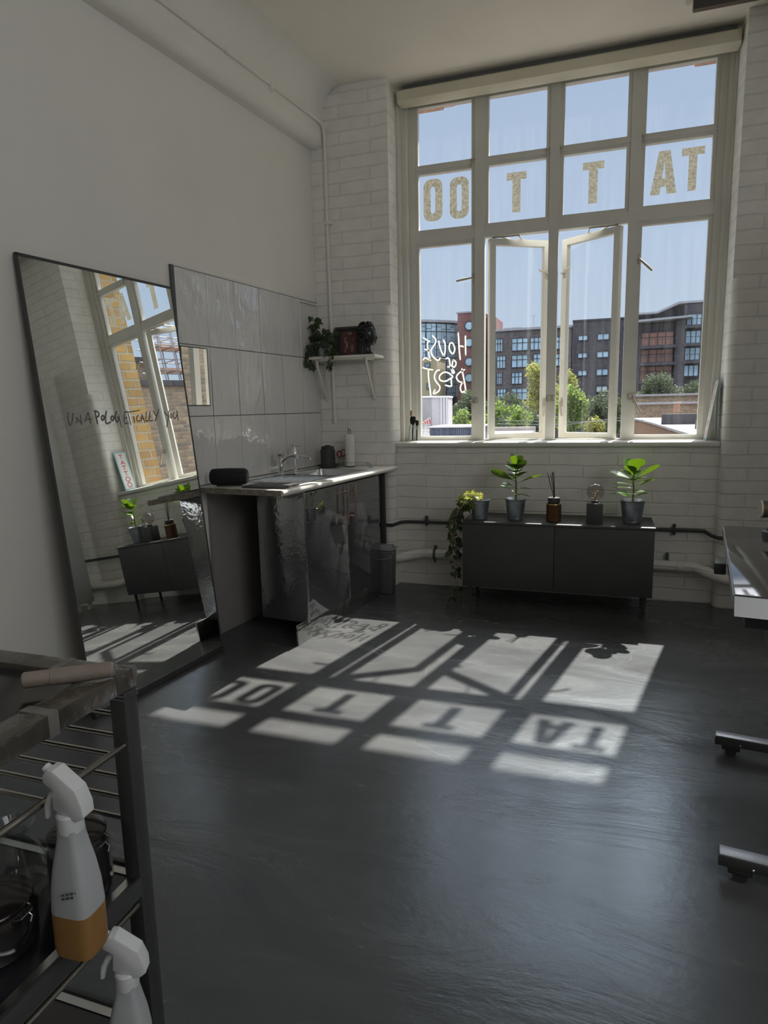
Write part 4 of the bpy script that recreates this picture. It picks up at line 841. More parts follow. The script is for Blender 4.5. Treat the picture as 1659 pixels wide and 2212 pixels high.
clusia(2.197, -.215, 'upright thick-leaved plant in a grey metal pot at the far end beside the globe lamp', .074, .054, .148, .17,
    [(.05, 175, 30, .07, .035, .3, 40), (.08, -20, 30, .07, .04, .3, 0), (.16, 190, 14, .11, .032, .5, 0), (.18, -85, 15, .06, .055, .3, 0), (.22, 15, 12, .06, .050, .3, 0), (.36, 20, 35, .11, .045, .2, 20), (.40, 178, 5, .10, .02, .2, 0),
     (.55, 5, 18, .10, .045, .2, 15), (.62, 250, 30, .06, .05, .2, 0), (.72, 178, 22, .125, .050, .15, 20), (.76, 8, 32, .14, .045, .1, 40), (.82, 300, 45, .06, .05, .2, 0), (.90, 140, 62, .10, .075, .1, 0), (.95, -78, 58, .10, .085, .1, 0), (.98, 40, 60, .09, .06, .1, 20), (.80, 215, 35, .09, .06, .2, 0), (.68, -50, 25, .08, .05, .3, 0), (.52, 190, 12, .10, .04, .3, 0), (.86, -120, 48, .085, .065, .15, 0)])
rd = thing('reed_diffuser', 'amber glass bottle with black collar and a fan of black reeds', 'reed diffuser', (1.725, -0.245, ZT_))
bm = nb(); lathe(bm, [(.044, 0), (.048, .004), (.048, .112), (.044, .119), (.030, .122)], n=32); obj('bottle', bm, 'amber', rd)
bm = nb(); lathe(bm, [(.0485, .112), (.0492, .114), (.0485, .117)], n=32, cap=False); obj('ring', bm, 'gold', rd)
bm = nb(); lathe(bm, [(.037, .121), (.038, .123), (.038, .152), (.036, .155), (.012, .155)], n=32); obj('collar', bm, 'black_satin', rd)
bm = nb()
for dx, dy, L_ in ((-.052, .01, .315), (-.046, -.012, .305), (-.022, .016, .322), (-.016, -.010, .318), (-.010, .006, .320), (-.028, -.02, .31)): tube(bm, [(.006, 0, .125), (.006 + dx, dy, L_)], .0019, 6)
pieces('reed', bm, 'reed', rd)
gl = thing('globe_lamp', 'clear globe bulb on a square black block', 'lamp', (1.975, -0.250, ZT_))
bm = nb(); box(bm, -.049, .049, -.045, .045, 0, .128, .002); obj('base', bm, 'black', gl)
bm = nb(); lathe(bm, [(.022, .128), (.022, .142), (.019, .144)], n=24); obj('socket', bm, 'black_satin', gl)
bm = nb(); lathe(bm, [(.015, .143), (.018, .150), (.028, .155), (.042, .165), (.051, .180), (.054, .197), (.051, .214), (.042, .231), (.027, .244), (.012, .2495), (.001, .2505)], n=36, cap=False); obj('bulb', bm, 'bulb_smoke', gl, smooth=80)
bm = nb(); lathe(bm, [(.010, .144), (.008, .170), (.004, .190), (.001, .192)], n=12); tube(bm, [(-.004, 0, .19), (-.018, 0, .215), (-.010, .01, .185), (.010, -.01, .185), (.018, 0, .215), (.004, 0, .19)], .0008, 5); obj('filament', bm, 'gold', gl)

# shelf ivy
ip = thing('shelf_ivy', 'dark ivy in a grey metal pot on the shelf beside the wall', 'plant', (0.082, -0.105, 1.682))
pot(ip, .055, .042, .105)
st, lf = nb(), nb(); rng = random.Random(11)
for k in range(12):      # mound over the rim
    a = rng.uniform(0, 6.28); p0 = Vector((.01, 0, .09)); p1 = Vector((.04 * math.cos(a), .04 * math.sin(a), .135)); p2 = Vector((.11 * math.cos(a), .07 * math.sin(a), .135 + rng.uniform(-.02, .05)))
    vine(st, lf, [p0, p1, p2], rng, .026, .045, (0, -.5, .3))
for pts in ([(0, 0, .10), (-.03, -.01, .17), (-.045, -.015, .24), (-.055, -.02, .30)], [(0, 0, .1), (-.02, -.02, .16), (-.02, -.02, .22)], [(0, 0, .1), (.04, -.02, .15), (.05, -.02, .20)],
            [(-.02, -.02, .1), (-.075, -.05, .10), (-.10, -.06, .04), (-.095, -.06, -.02), (-.07, -.065, -.06)], [(0, -.03, .1), (-.05, -.085, .08), (-.065, -.10, 0), (-.04, -.105, -.055)],
            [(.02, -.03, .1), (.085, -.075, .11), (.11, -.105, .06), (.115, -.11, 0), (.105, -.112, -.05), (.125, -.115, -.075)], [(.02, 0, .1), (.09, -.05, .12), (.13, -.07, .07), (.125, -.08, .02)]):
    vine(st, lf, pts, rng, .014, .050, (0, -.8, 0), .0016)
obj('stems', st, 'stem', ip); obj('foliage', lf, 'ivy_dark', ip, smooth=0)

# ------------------------------------------------------------------ sill things
jr = thing('brush_jar', 'clear glass jar of make-up brushes on the sill corner', 'jar', (0.700, 0.120, 1.066))
jr['label'] = 'clear glass jar holding dark brushes on the sill corner'
bm = nb(); lathe(bm, [(.040, 0), (.043, .006), (.043, .118), (.040, .122), (.039, .116), (.039, .010), (.001, .008)], n=28, cap=False); obj('glass', bm, 'clear', jr)
for nm, pts, hr, hl, mt in (('brush', [(-.018, .01, .012), (-.014, .004, .10), (-.012, .002, .125)], .021, .062, 'brush'), ('brush', [(.020, -.01, .010), (.021, -.004, .10), (.022, -.004, .116)], .012, .04, 'brush')):
    b_ = thing(nm, 'short fat dark-bristled brush standing in the glass jar' if hr > .02 else 'slimmer dark-bristled brush standing in the glass jar', 'brush', (0.700, 0.120, 1.066))
    bm = nb(); tube(bm, pts, [.005, .006, .008], 10); obj('shaft', bm, 'black_satin', b_)
    e = Vector(pts[-1]); d = (Vector(pts[-1]) - Vector(pts[0])).normalized()
    bm = nb(); cyl(bm, e - d * .03, e, .009, .010, 14); obj('ferrule', bm, 'chrome', b_)
    bm = nb(); lathe(bm, [(.010, 0), (hr, hl * .35), (hr * 1.02, hl * .75), (hr * .8, hl)], e, 16, ax=d); obj('bristles', bm, mt, b_)
b_ = thing('paintbrush', 'thin wooden paintbrush leaning in the sill corner behind the jar', 'brush', (0.652, 0.165, 1.066))
bm = nb(); tube(bm, [(-.012, -.01, 0), (.004, .01, .13), (.006, .016, .17)], [.0025, .0035, .004], 8); obj('shaft', bm, 'brush_wood', b_)
bm = nb(); cyl(bm, (.006, .016, .165), (.007, .017, .185), .005, n=10); obj('ferrule', bm, 'chrome', b_)
bm = nb(); lathe(bm, [(.005, 0), (.009, .02), (.008, .035), (.003, .045)], (.007, .017, .184), 12); obj('bristles', bm, 'brush_wood', b_)
# enamel sign leaning in the right reveal; own frame: x across, y away from the room side, z up
sgm = Matrix.Translation((2.640, 0.165, 1.066)) @ Matrix.Rotation(R(8), 4, 'Y') @ Matrix.Rotation(R(-90), 4, 'Z')
sg = thing('tattoo_sign', 'narrow enamel sign with red vertical letters leaning in the right window reveal', 'sign', rot=sgm)
bm = nb(); prism(bm, [(-.066, .002), (.066, .002), (.066, .385), (-.066, .385)], 0, .006, 0, XZ, 0); obj('plate', bm, 'sign_blue', sg)
bm = nb(); prism(bm, rcorner(.044, .363, .01, 0, 90, 4) + rcorner(-.044, .363, .01, 90, 180, 4) + rcorner(-.044, .024, .01, 180, 270, 4) + rcorner(.044, .024, .01, 270, 360, 4), .0055, .0072, 0, XZ); obj('face', bm, 'sign_white', sg)
bm = nb(); pl = lambda u, v, d: Vector((u, -.0072 - d, v))
for k, ch in enumerate('TATTOO'):
    z1 = .358 - k * .057; z0 = z1 - .042
    if ch == 'T': s = [[(-.024, z1), (.024, z1)], [(0, z1), (0, z0)]]
    elif ch == 'A': s = [[(-.022, z0), (0, z1)], [(0, z1), (.022, z0)], [(-.013, z0 + .014), (.013, z0 + .014)]]
    else: s = [[(.023 * math.cos(R(q)), (z0 + z1) / 2 + .022 * math.sin(R(q))) for q in range(0, 391, 30)]]
    strokes(bm, s, .0075, pl, .0008)
obj('lettering', bm, 'sign_red', sg, smooth=0)

# ------------------------------------------------------------------ desk on the right
DM = R(-7.6)
dk = thing('desk', 'dark polished-top desk with pale edge and T-shaped feet', 'desk', (2.355, -2.59, 0), DM)
dk['label'] = 'dark polished-top desk with pale metal edge and T-shaped feet'
bm = nb(); box(bm, 0, .72, .0, 1.093, .772, .800, .002); obj('top', bm, 'desk_top', dk)
bm = nb(); prism(bm, [(-.045, .752), (-.002, .752), (-.002, .796), (-.010, .797)], 0.0, .72, 0, YZ, 0); box(bm, -.004, 0.0, 0.0, 1.093, .770, .7985)
obj('edge', bm, 'desk_edge', dk)
bm = nb()
mt_ = Matrix.Translation((.125, -.0275, .7745)) @ Matrix.Rotation(R(52), 4, 'X')
t = nb(); box(t, -.024, .024, -.019, .019, -.001, .002, .001); merge(bm, t, 0, mt_)
for k in range(3): t = nb(); tube(t, [(-.011, -.010 + k * .010, .002), (.011, -.010 + k * .010, .002)], .0028, 8); merge(bm, t, 1, mt_)
obj('socket_plate', bm, ['desk_edge', 'ink'], dk)
bm = nb(); box(bm, .03, .69, .03, 1.06, .700, .772, .003); box(bm, .10, .62, .0, .30, .600, .700, .004); obj('underframe', bm, 'black_satin', dk)
bm = nb(); box(bm, .17, .33, -.012, .0, .615, .685, .003); obj('drawer', bm, 'dark_grey', dk)
for y in (-.045, .675):
    yc = max(y, .02); bm = nb(); box(bm, .30, .38, yc - .015, yc + .06, .12, .705, .004); box(bm, .27, .41, y - .02, yc + .05, .074, .13, .004); obj('column', bm, 'black_satin', dk)
    bm = nb(); box(bm, .0, .66, y - .024, y + .024, .040, .071, .002); f_ = obj('foot', bm, 'black_satin', dk)
    bm = nb(); box(bm, .003, .657, y - .022, y + .022, .0705, .0745, .001); obj('cover_strip', bm, 'foot_strip', f_)
    for x in (.055, .60): bm = nb(); cyl(bm, (x, y - .020, .019), (x, y + .020, .019), .019, n=20); box(bm, x - .03, x + .03, y - .022, y + .022, .022, .041, .003); obj('castor', bm, 'rubber', dk)
    bm = nb(); sphere(bm, (.085, y - .0245, .050), .0045, u=10, v=6); obj('bolt', bm, 'chrome', dk)
bm = nb(); lathe(bm, [(.030, .800), (.032, .803), (.026, .804), (.024, .8005)], (.235, .33, 0), 24, cap=False); lathe(bm, [(.025, .8012), (.001, .8012)], (.235, .33, 0), 24, cap=False); obj('cable_port', bm, 'black_satin', dk)
bm = nb(); box(bm, -.040, -.004, .52, .60, .725, .765, .004); obj('side_clip', bm, 'black_satin', dk)
dl = thing('desk_lamp', 'dark brown cylinder lamp on a slanted stalk standing on the desk', 'lamp', (2.70, -1.66, .8005))
bm = nb(); cyl(bm, (-.100, 0, .095), (.13, .02, .100), .033, n=28); obj('shade', bm, 'wood_dark', dl)
bm = nb(); cyl(bm, (-.104, 0, .095), (-.098, 0, .095), .0345, n=28); obj('rim', bm, 'cream', dl)
bm = nb(); cyl(bm, (-.052, 0, .0), (-.03, 0, .075), .028, .024, 20); obj('stalk', bm, 'wood_dark', dl)
bm = nb(); lathe(bm, [(.04, 0), (.04, .008), (.03, .012), (.001, .012)], (-.052, 0, 0), 24); obj('base', bm, 'dark_grey', dl)

# white board behind the desk, seen only in the mirror
wp = thing('white_panel', 'tall white panel on short legs reflected at the left edge of the mirror', 'panel', (3.2, -0.75, 0))
bm = nb(); box(bm, 3.18, 3.215, -1.45, -.125, .07, 2.30, .002); obj('board', bm, 'white_plastic', wp, 'W')
for y in (-1.38, -.17, -.30): bm = nb(); box(bm, 3.185, 3.21, y - .02, y + .02, 0, .072); obj('leg', bm, 'white_paint', wp, 'W')

# black panel hanging under the ceiling
hb_ = thing('hanging_panel', 'long thin black panel hung just under the ceiling beside the window', 'panel', (3.0, -0.40, 3.335))
bm = nb(); box(bm, 2.388, 4.2, -0.412, -0.368, 3.335, 3.472, .003); obj('body', bm, 'black_satin', hb_, 'W')
bm = nb(); box(bm, 2.392, 4.19, -0.408, -0.372, 3.3315, 3.336); obj('underside', bm, 'wood_dark', hb_, 'W')
bm = nb(); box(bm, 2.350, 2.380, -0.470, -0.415, 3.350, H - .001, .004); obj('bracket', bm, 'cream', hb_, 'W')

# ------------------------------------------------------------------ trolley in the near corner
TX, TY, TX0, TY0, TZ = 1.213, -3.570, 0.50, -4.20, 0.86
tr = thing('utility_trolley', 'black metal trolley with film-wrapped top rails and rows of side rods', 'trolley', (0.86, -3.88, 0))
bm = nb(); box(bm, TX0, TX - .01, TY0, TY - .01, TZ - .022, TZ - .012, .001); obj('top', bm, 'black_gloss', tr, 'W')
for a in ((TX0, TX, TY - .050, TY, TZ - .036, TZ), (TX - .055, TX, TY0, TY - .050, TZ - .036, TZ), (TX0, TX - .055, TY0, TY0 + .05, TZ - .036, TZ), (TX0, TX0 + .05, TY0 + .05, TY - .05, TZ - .036, TZ)):
    bm = nb(); box(bm, *a, .003); obj('rail', bm, 'film', tr, 'W')
for x, y in ((TX - .018, TY - .018), (TX0 + .018, TY - .018), (TX0 + .018, TY0 + .018)):
    bm = nb(); box(bm, x - .017, x + .017, y - .017, y + .017, 0.055, TZ - .037, .003); lg = obj('leg', bm, 'black_satin', tr, 'W')
    bm = nb(); cyl(bm, (x, y - .012, .03), (x, y + .012, .03), .030, n=24); box(bm, x - .012, x + .012, y - .016, y + .016, .03, .06, .003); obj('castor', bm, 'rubber', lg, 'W')
    bm = nb()
    for zz in (.815, .808): box(bm, x - .0178, x + .0178, y - .0178, y + .0178, zz, zz + .0025)
    pieces('band', bm, 'chrome', lg, 'W')
for zz in (.770, .7275, .6875, .645, .6035, .561):
    bm = nb(); cyl(bm, (TX0 + .02, TY - .016, zz), (TX - .03, TY - .016, zz), .0048, n=10); obj('rod', bm, 'rod', tr, 'W')
for zz in (.722, .40):
    bm = nb(); cyl(bm, (TX - .012, TY0, zz), (TX - .012, TY - .02, zz), .0058, n=12); obj('side_bar', bm, 'rod', tr, 'W')
for zz in (.455, .12):
    bm = nb(); box(bm, TX0, TX - .003, TY0, TY - .003, zz - .012, zz - .004, .001); s = obj('shelf', bm, 'black_gloss', tr, 'W')
    bm = nb(); box(bm, TX - .010, TX, TY0, TY - .034, zz - .034, zz + .003, .001); box(bm, TX0, TX - .034, TY - .010, TY, zz - .034, zz + .003, .001); box(bm, TX0, TX0 + .01, TY0, TY - .034, zz - .034, zz + .003, .001); pieces('lip', bm, 'black_satin', s, 'W')
    bm = nb(); box(bm, TX - .030, TX - .010, TY0, TY - .036, zz - .004, zz - .002); box(bm, TX0 + .02, TX - .03, TY - .03, TY - .010, zz - .004, zz - .002); pieces('shelf_edge', bm, 'steel', s, 'W')
bm = nb()
box(bm, TX - .057, TX + .001, -3.77, -3.75, TZ - .038, TZ + .0008, .0005)
box(bm, TX - .15, TX - .135, TY - .052, TY + .001, TZ - .038, TZ + .0008, .0005); box(bm, TX - .03, TX + .001, TY - .010, TY + .001, TZ - .02, TZ + .0008, .0005)
pieces('tape', bm, 'tape', tr, 'W')
bm = nb(); a, b_ = Vector((1.095, -3.705, .876)), Vector((1.212, -3.622, .876)); d = (b_ - a)
tube(bm, [a, a + d * .02, a + d * .3, a + d * .31, a + d * .97, b_], [.011, .0135, .0135, .0145, .0140, .011], 16)
single('wrapped_grip', bm, 'film_roll', 'brownish film-wrapped tube lying on the trolley top corner', 'tube', space='W', loc=(1.15, -3.66, .8605))
def jar(name, label, x, y, r, h, body='jar_dark'):
    t = thing(name, label, 'jar', (x, y, .4515))
    bm = nb(); lathe(bm, [(r * .9, 0), (r, .008), (r, h * .72), (r * .93, h * .82), (r * .80, h * .88), (r * .80, h * .90)], n=36); obj('contents', bm, body, t)
    bm = nb(); lathe(bm, [(r * .93, -.0), (r * 1.04, .010), (r * 1.04, h * .73), (r * .97, h * .83), (r * .86, h * .885), (r * .86, h * .92)], n=36, cap=False); obj('glass', bm, 'clear', t)
    bm = nb(); lathe(bm, [(r * .95, h * .925), (r * .98, h * .94), (r * .96, h * .965), (r * .80, h * .985), (r * .45, h * .99), (.001, h * .985)], n=36); obj('lid', bm, 'jar_dark', t)
    bm = nb(); lathe(bm, [(r * .90, h * .90), (r * .93, h * .91), (r * .90, h * .92)], n=36, cap=False)
    tube(bm, [(r * .95, -.012, h * .80), (r * 1.16, -.010, h * .86), (r * 1.18, .010, h * .90), (r * .95, .012, h * .93)], .0016, 6); tube(bm, [(r * .93, .012, h * .8), (r * 1.2, .008, h * .78), (r * 1.28, 0, h * .74)], .0014, 6); obj('clip', bm, 'chrome', t)
jar('clip_top_jar', 'dark clip-top jar behind the hanging spray bottle', 1.125, -3.655, .052, .125)
jar('clip_top_jar', 'wide dark clip-top jar standing nearest on the trolley shelf', 1.085, -3.80, .062, .090)
jr2 = thing('glass_carafe', 'clear glass flask with flared rim beside the dark jars', 'flask', (1.015, -3.690, .4515))
bm = nb(); lathe(bm, [(.048, 0), (.054, .01), (.052, .05), (.036, .088), (.026, .105), (.025, .115), (.036, .135), (.034, .135), (.023, .116), (.034, .088), (.049, .05), (.050, .012), (.001, .008)], n=36, cap=False); obj('glass', bm, 'clear', jr2)
TILT = Matrix.Translation((0, 0, .258)) @ Matrix.Rotation(R(24), 4, 'Y') @ Matrix.Diagonal((.86, 1, .92, 1)) @ Matrix.Translation((0, 0, -.258))
def spray(name, label, loc, rot, h, liquid):
    t = thing(name, label, 'spray bottle', rot=Matrix.Translation(loc) @ rot)
    def body_bm(z0, z1, grow=0.0):
        rows = [(0, .030, .024), (.006, .036, .030), (.02, .0385, .032), (.09, .0385, .032), (.13, .036, .030), (.165, .031, .026), (.195, .024, .022), (.218, .019, .019), (.232, .0185, .0185)]
        pts = []
        for i, (z, a, b) in enumerate(rows):
            if z0 <= z <= z1: pts.append((z, a, b))
        for lim in (z0, z1):
            if not any(abs(p[0] - lim) < 1e-6 for p in pts):
                for (za, aa, ba), (zb, ab, bb) in zip(rows, rows[1:]):
                    if za < lim < zb: k = (lim - za) / (zb - za); pts.append((lim, aa + (ab - aa) * k, ba + (bb - ba) * k))
        pts.sort(); bm = nb(); rg = []
        for z, a, b in pts:
            rr = []
            for i in range(28):
                q = 2 * math.pi * i / 28; c, s = math.cos(q), math.sin(q); e = .50
                rr.append(bm.verts.new(((a + grow) * math.copysign(abs(c) ** e, c), (b + grow) * math.copysign(abs(s) ** e, s), z)))
            rg.append(rr)
        skin(bm, rg, True); return bm
    if liquid > 0:
        obj('bottle', body_bm(liquid, .232), 'frosted', t); obj('liquid', body_bm(0, liquid), 'orange_liq', t, None, 'bottle base tinted orange by its liquid')
    else: obj('bottle', body_bm(0, .232), 'frosted', t)
    bm = nb(); lathe(bm, [(.0205, .226), (.0215, .230), (.0215, .256), (.019, .260)], n=24); obj('collar', bm, 'white_plastic', t)
    bm = nb(); t2 = nb(); prism(t2, [(-.026, .258), (.020, .258), (.034, .266), (.040, .278), (.030, .296), (.006, .318), (-.052, .330), (-.064, .326), (-.070, .308), (-.064, .296), (-.040, .292)], -.015, .015, 0, XZ, .004); merge(bm, t2); bm.transform(TILT); obj('spray_head', bm, 'white_plastic', t)
    bm = nb(); tube(bm, [(-.030, 0, .292), (-.046, 0, .270), (-.047, 0, .245), (-.040, 0, .222)], [.006, .0075, .0075, .005], 10); bm.transform(TILT); obj('trigger', bm, 'white_plastic', t)
    bm = nb(); cyl(bm, (-.068, 0, .314), (-.078, 0, .316), .009, .008, 14); bm.transform(TILT); obj('nozzle', bm, 'white_plastic', t)
    if liquid > 0:
        bm = nb(); mq = Matrix.Rotation(R(-62), 4, 'Z') @ Matrix.Translation((0.0345, 0, .135))
        for k in range(2):
            for i in range(5 if k == 0 else 4): tq = nb(); box(tq, 0, .001, -.016 + i * .0068, -.0115 + i * .0068, -.004 - k * .007, -.0005 - k * .007); merge(bm, tq, 0, mq)
        obj('printed_mark', bm, 'ink', t, smooth=0)
    return t
spray('spray_bottle', 'frosted spray bottle with orange liquid hooked on the trolley side bar', (1.250, -3.785, .480), Matrix.Rotation(R(4), 4, 'Z') @ Matrix.Rotation(R(0.5), 4, 'Y') @ Matrix.Diagonal((.90, .90, .92, 1)), .33, .085)
spray('spray_bottle', 'frosted spray bottle hooked lower down below the orange one', (1.252, -3.712, .138), Matrix.Rotation(R(20), 4, 'Z') @ Matrix.Rotation(R(2), 4, 'Y') @ Matrix.Diagonal((.92, .92, .92, 1)), .33, 0)

# ------------------------------------------------------------------ outside
GZ0 = -9.0
bm = nb(); box(bm, -150, 150, 1.0, 320, GZ0 - .5, GZ0); struct('ground', bm, 'ground', 'street level far below the window', 'ground')
def windows(parent, y, rects, frame='frame_far', pane='window_far', bars=(2, 1), name='window', deep=.14):
    """each window: frame with its panes set back between glazing bars"""
    for x0, x1, z0, z1 in rects:
        fr = .09
        bm = nb()
        box(bm, x0, x0 + fr, y - deep, y + .02, z0, z1); box(bm, x1 - fr, x1, y - deep, y + .02, z0, z1); box(bm, x0 + fr, x1 - fr, y - deep, y + .02, z0, z0 + fr); box(bm, x0 + fr, x1 - fr, y - deep, y + .02, z1 - fr, z1)
        for k in range(1, bars[0]): x = x0 + (x1 - x0) * k / bars[0]; box(bm, x - .05, x + .05, y - deep, y + .02, z0 + fr, z1 - fr)
        for k in range(1, bars[1]): z = z0 + (z1 - z0) * (0.62 if bars[1] == 2 else k / bars[1]); box(bm, x0 + fr, x1 - fr, y - deep, y + .02, z - .04, z + .04)
        w = obj(name, bm, frame, parent, 'W', smooth=0)
        bm = nb(); box(bm, x0 + .02, x1 - .02, y - .05, y + .01, z0 + .02, z1 - .02); obj('pane', bm, pane, w, 'W', smooth=0)
# long grey-brown block
YD = 100.0
bd = thing('brick_block', 'long flat-roofed grey-brown brick block behind the trees', 'building', (-9.5, YD + 6, GZ0))
bm = nb(); box(bm, -15.35, -2.72, YD, YD + 14, GZ0, 12.75); obj('wall', bm, 'brick_grey', bd, 'W')
bm = nb(); box(bm, -15.35, -2.72, YD - .25, YD + 14.2, 12.75, 13.1); box(bm, -13.4, -10.6, YD + 4, YD + 8, 13.1, 13.7); obj('roof', bm, 'lead', bd, 'W')
windows(bd, YD, [(-15.2, -14.6, 9.75, 11.2), (-14.25, -13.05, 9.66, 11.65), (-11.7, -9.2, 9.65, 11.62), (-8.9, -7.0, 9.65, 11.6), (-15.2, -14.6, 4.2, 5.6), (-14.0, -12.6, 7.08, 9.05), (-11.7, -9.2, 7.12, 9.08), (-8.4, -6.6, 7.2, 9.1), (-14.0, -13.1, 4.6, 6.5), (-11.7, -10.0, 4.6, 6.45), (-5.2, -3.4, 9.6, 11.5), (-5.2, -3.4, 7.1, 9.0), (-13.9, -12.5, 2.1, 4.0), (-11.7, -9.2, 2.1, 4.0)], pane='window_clear', bars=(3, 2))
ae = thing('roof_aerial', 'thin television aerial on the grey-brown block roof', 'aerial', (-8.7, YD + 3, 13.1))
bm = nb(); cyl(bm, (-8.7, YD + 3, 13.1), (-8.7, YD + 3, 15.4), .05, n=6); obj('mast', bm, 'lead', ae, 'W')
bm = nb(); cyl(bm, (-9.3, YD + 3, 15.0), (-8.1, YD + 3, 15.3), .04, n=6)
for k in range(5): x = -9.2 + k * .25; cyl(bm, (x, YD + 2.7, 15.02 + k * .06), (x, YD + 3.3, 15.02 + k * .06), .03, n=5)
obj('arms', bm, 'lead', ae, 'W')
# charcoal block
bc = thing('charcoal_block', 'charcoal brick block with small square windows seen through the open casement', 'building', (1.0, YD + 6, GZ0))
bm = nb(); box(bm, -2.6, 4.98, YD - .6, YD + 14, GZ0, 13.45); obj('wall', bm, 'charcoal', bc, 'W')
bm = nb(); box(bm, -2.65, 4.98, YD - .7, YD + 14, 13.45, 13.7); obj('roof', bm, 'frame_far', bc, 'W')
windows(bc, YD - .6, [(-1.8, -.4, 10.65, 11.45), (.92, 2.6, 10.6, 11.55), (-1.8, -.4, 8.1, 8.9), (.92, 2.6, 8.05, 9.0), (-1.75, -.4, 5.5, 6.35), (.92, 2.6, 5.45, 6.45), (.95, 2.6, 3.0, 3.95)], pane='window_clear', bars=(2, 1))
# flats with balconies
bf = thing('balcony_flats', 'dark block of flats with balconies and a projecting pale roof edge', 'building', (10.0, YD + 6, GZ0))
bm = nb(); box(bm, 5.0, 15.9, YD, YD + 14, GZ0, 12.6); prism(bm, [(5.0, 12.6), (12.6, 12.6), (12.6, 15.1), (11.9, 15.1), (9.0, 13.95), (5.0, 13.95)], -YD - 14, -YD - 1.0, 0, XZ); box(bm, 11.5, 12.75, YD - 1.3, YD, GZ0, 12.7); box(bm, 5.2, 6.9, YD - .9, YD, GZ0, 12.6); box(bm, 12.6, 15.9, YD - .5, YD + 8, 12.9, 15.0); obj('wall', bm, 'charcoal', bf, 'W')
bm = nb(); prism(bm, [(5.0, 12.62), (13.6, 13.0), (13.6, 13.25), (5.0, 12.95)], -YD - 1, -YD + 2.4, 0, XZ); prism(bm, [(5.0, 13.95), (9.0, 13.95), (11.9, 15.1), (16, 15.1), (16, 15.4), (11.8, 15.4), (8.95, 14.2), (5.0, 14.2)], -YD - 14, -YD + .6, 0, XZ); obj('roof', bm, 'lead', bf, 'W')
windows(bf, YD - .15, [(7.0, 11.4, 9.45, 11.4), (7.0, 11.4, 7.05, 8.95), (7.0, 11.35, 4.55, 6.55)], pane='terracotta', bars=(4, 2))
windows(bf, YD - .65, [(12.9, 14.9, 12.0, 13.6), (12.85, 14.9, 9.5, 11.3), (12.85, 14.9, 7.15, 8.95), (12.85, 14.8, 4.9, 6.5)], pane='window_clear', bars=(3, 1))
for x0, x1, z in ((6.9, 11.7, 9.0), (6.9, 11.7, 6.6), (6.9, 11.6, 4.1), (12.6, 15.6, 11.55), (12.6, 15.6, 9.1), (12.6, 15.6, 6.7)):
    bm = nb(); box(bm, x0, x1, YD - 1.9, YD - .2, z, z + .38); bl_ = obj('balcony', bm, 'charcoal', bf, 'W')
    bm = nb(); box(bm, x0, x1, YD - 1.9, YD - 1.84, z + 1.2, z + 1.27)
    k = int((x1 - x0) / .45)
    for i in range(k + 1): x = x0 + (x1 - x0) * i / k; box(bm, x - .025, x + .025, YD - 1.89, YD - 1.85, z + .38, z + 1.2)
    obj('railing', bm, 'frame_far', bl_, 'W', smooth=0)
# glass and red brick block
bg_ = thing('glass_block', 'curved glass-fronted block with a red brick stair tower and round windows', 'building', (-22, YD + 14, GZ0))
bm = nb(); box(bm, -21.5, -17.2, YD + 6, YD + 16, GZ0, 16.7); box(bm, -17.2, -15.4, YD + 8, YD + 16, GZ0, 16.0); obj('stair_tower', bm, 'brick_red', bg_, 'W')
bm = nb(); box(bm, -21.7, -17.1, YD + 5.9, YD + 16, 16.7, 16.95); obj('coping', bm, 'lead', bg_, 'W')
for z in (14.6, 11.9, 8.75, 6.1):
    bm = nb(); lathe(bm, [(.78, -.2), (.78, .1), (.62, .1), (.62, -.05)], (-19.55, YD + 5.95, z), 24, ax=(0, -1, 0), cap=False); w = obj('round_window', bm, 'frame_far', bg_, 'W')
    bm = nb(); cyl(bm, (-19.55, YD + 5.9, z), (-19.55, YD + 6.02, z), .64, n=24); obj('pane', bm, 'window_clear', w, 'W')
bm = nb(); rc = [(-35 + 14.2 * math.sin(R(a)), YD + 20 - 14.2 * math.cos(R(a))) for a in range(0, 73, 8)] + [(-21.5, YD + 20), (-35, YD + 20)]
prism(bm, rc, GZ0, 15.9); obj('curved_wall', bm, 'frame_far', bg_, 'W')
bm = nb(); prism(bm, [(x + (.25 if i < 10 else 0), y - (.25 if i < 10 else 0)) for i, (x, y) in enumerate(rc)], 15.9, 16.3); obj('parapet', bm, 'lead', bg_, 'W')
rng = random.Random(3); pts = rc[:10]
zs = [3.0, 5.3, 7.6, 9.9, 12.2, 14.3, 15.7]
for i, (p, q) in enumerate(zip(pts, pts[1:])):
    if i < 3: continue
    bm = nb(); d = Vector((q[0] - p[0], q[1] - p[1], 0)); L_ = d.length; d.normalize(); n = Vector((d.y, -d.x, 0))
    mx = Matrix((d, -n, Vector((0, 0, 1)))).transposed().to_4x4(); mx.translation = Vector((p[0], p[1], 0)) + n * .02
    for za, zb in zip(zs, zs[1:]):
        u = .06
        while u < L_ - .15:
            w_ = min(rng.choice((.35, .5, .9)), L_ - .06 - u); cut = rng.choice((.35, .6, 1.0)) * (zb - za)
            t = nb(); box(t, u, u + w_ - .08, -.06, .05, za + .1, za + cut - .06)
            if cut < zb - za: box(t, u, u + w_ - .08, -.06, .05, za + cut + .04, zb - .05)
            merge(bm, t, 0, mx); u += w_
    obj('glazing', bm, 'window_clear', bg_, 'W', smooth=0)
bb = thing('beige_house', 'low beige rendered building in front of the glass block', 'building', (-25, YD, GZ0))
bm = nb(); box(bm, -29, -23.4, YD - 1, YD + 5, GZ0, 9.15); obj('wall', bm, 'render_beige', bb, 'W')
bm = nb(); box(bm, -29, -23.3, YD - 1.1, YD + 5, 9.15, 9.3); obj('coping', bm, 'lead', bb, 'W')
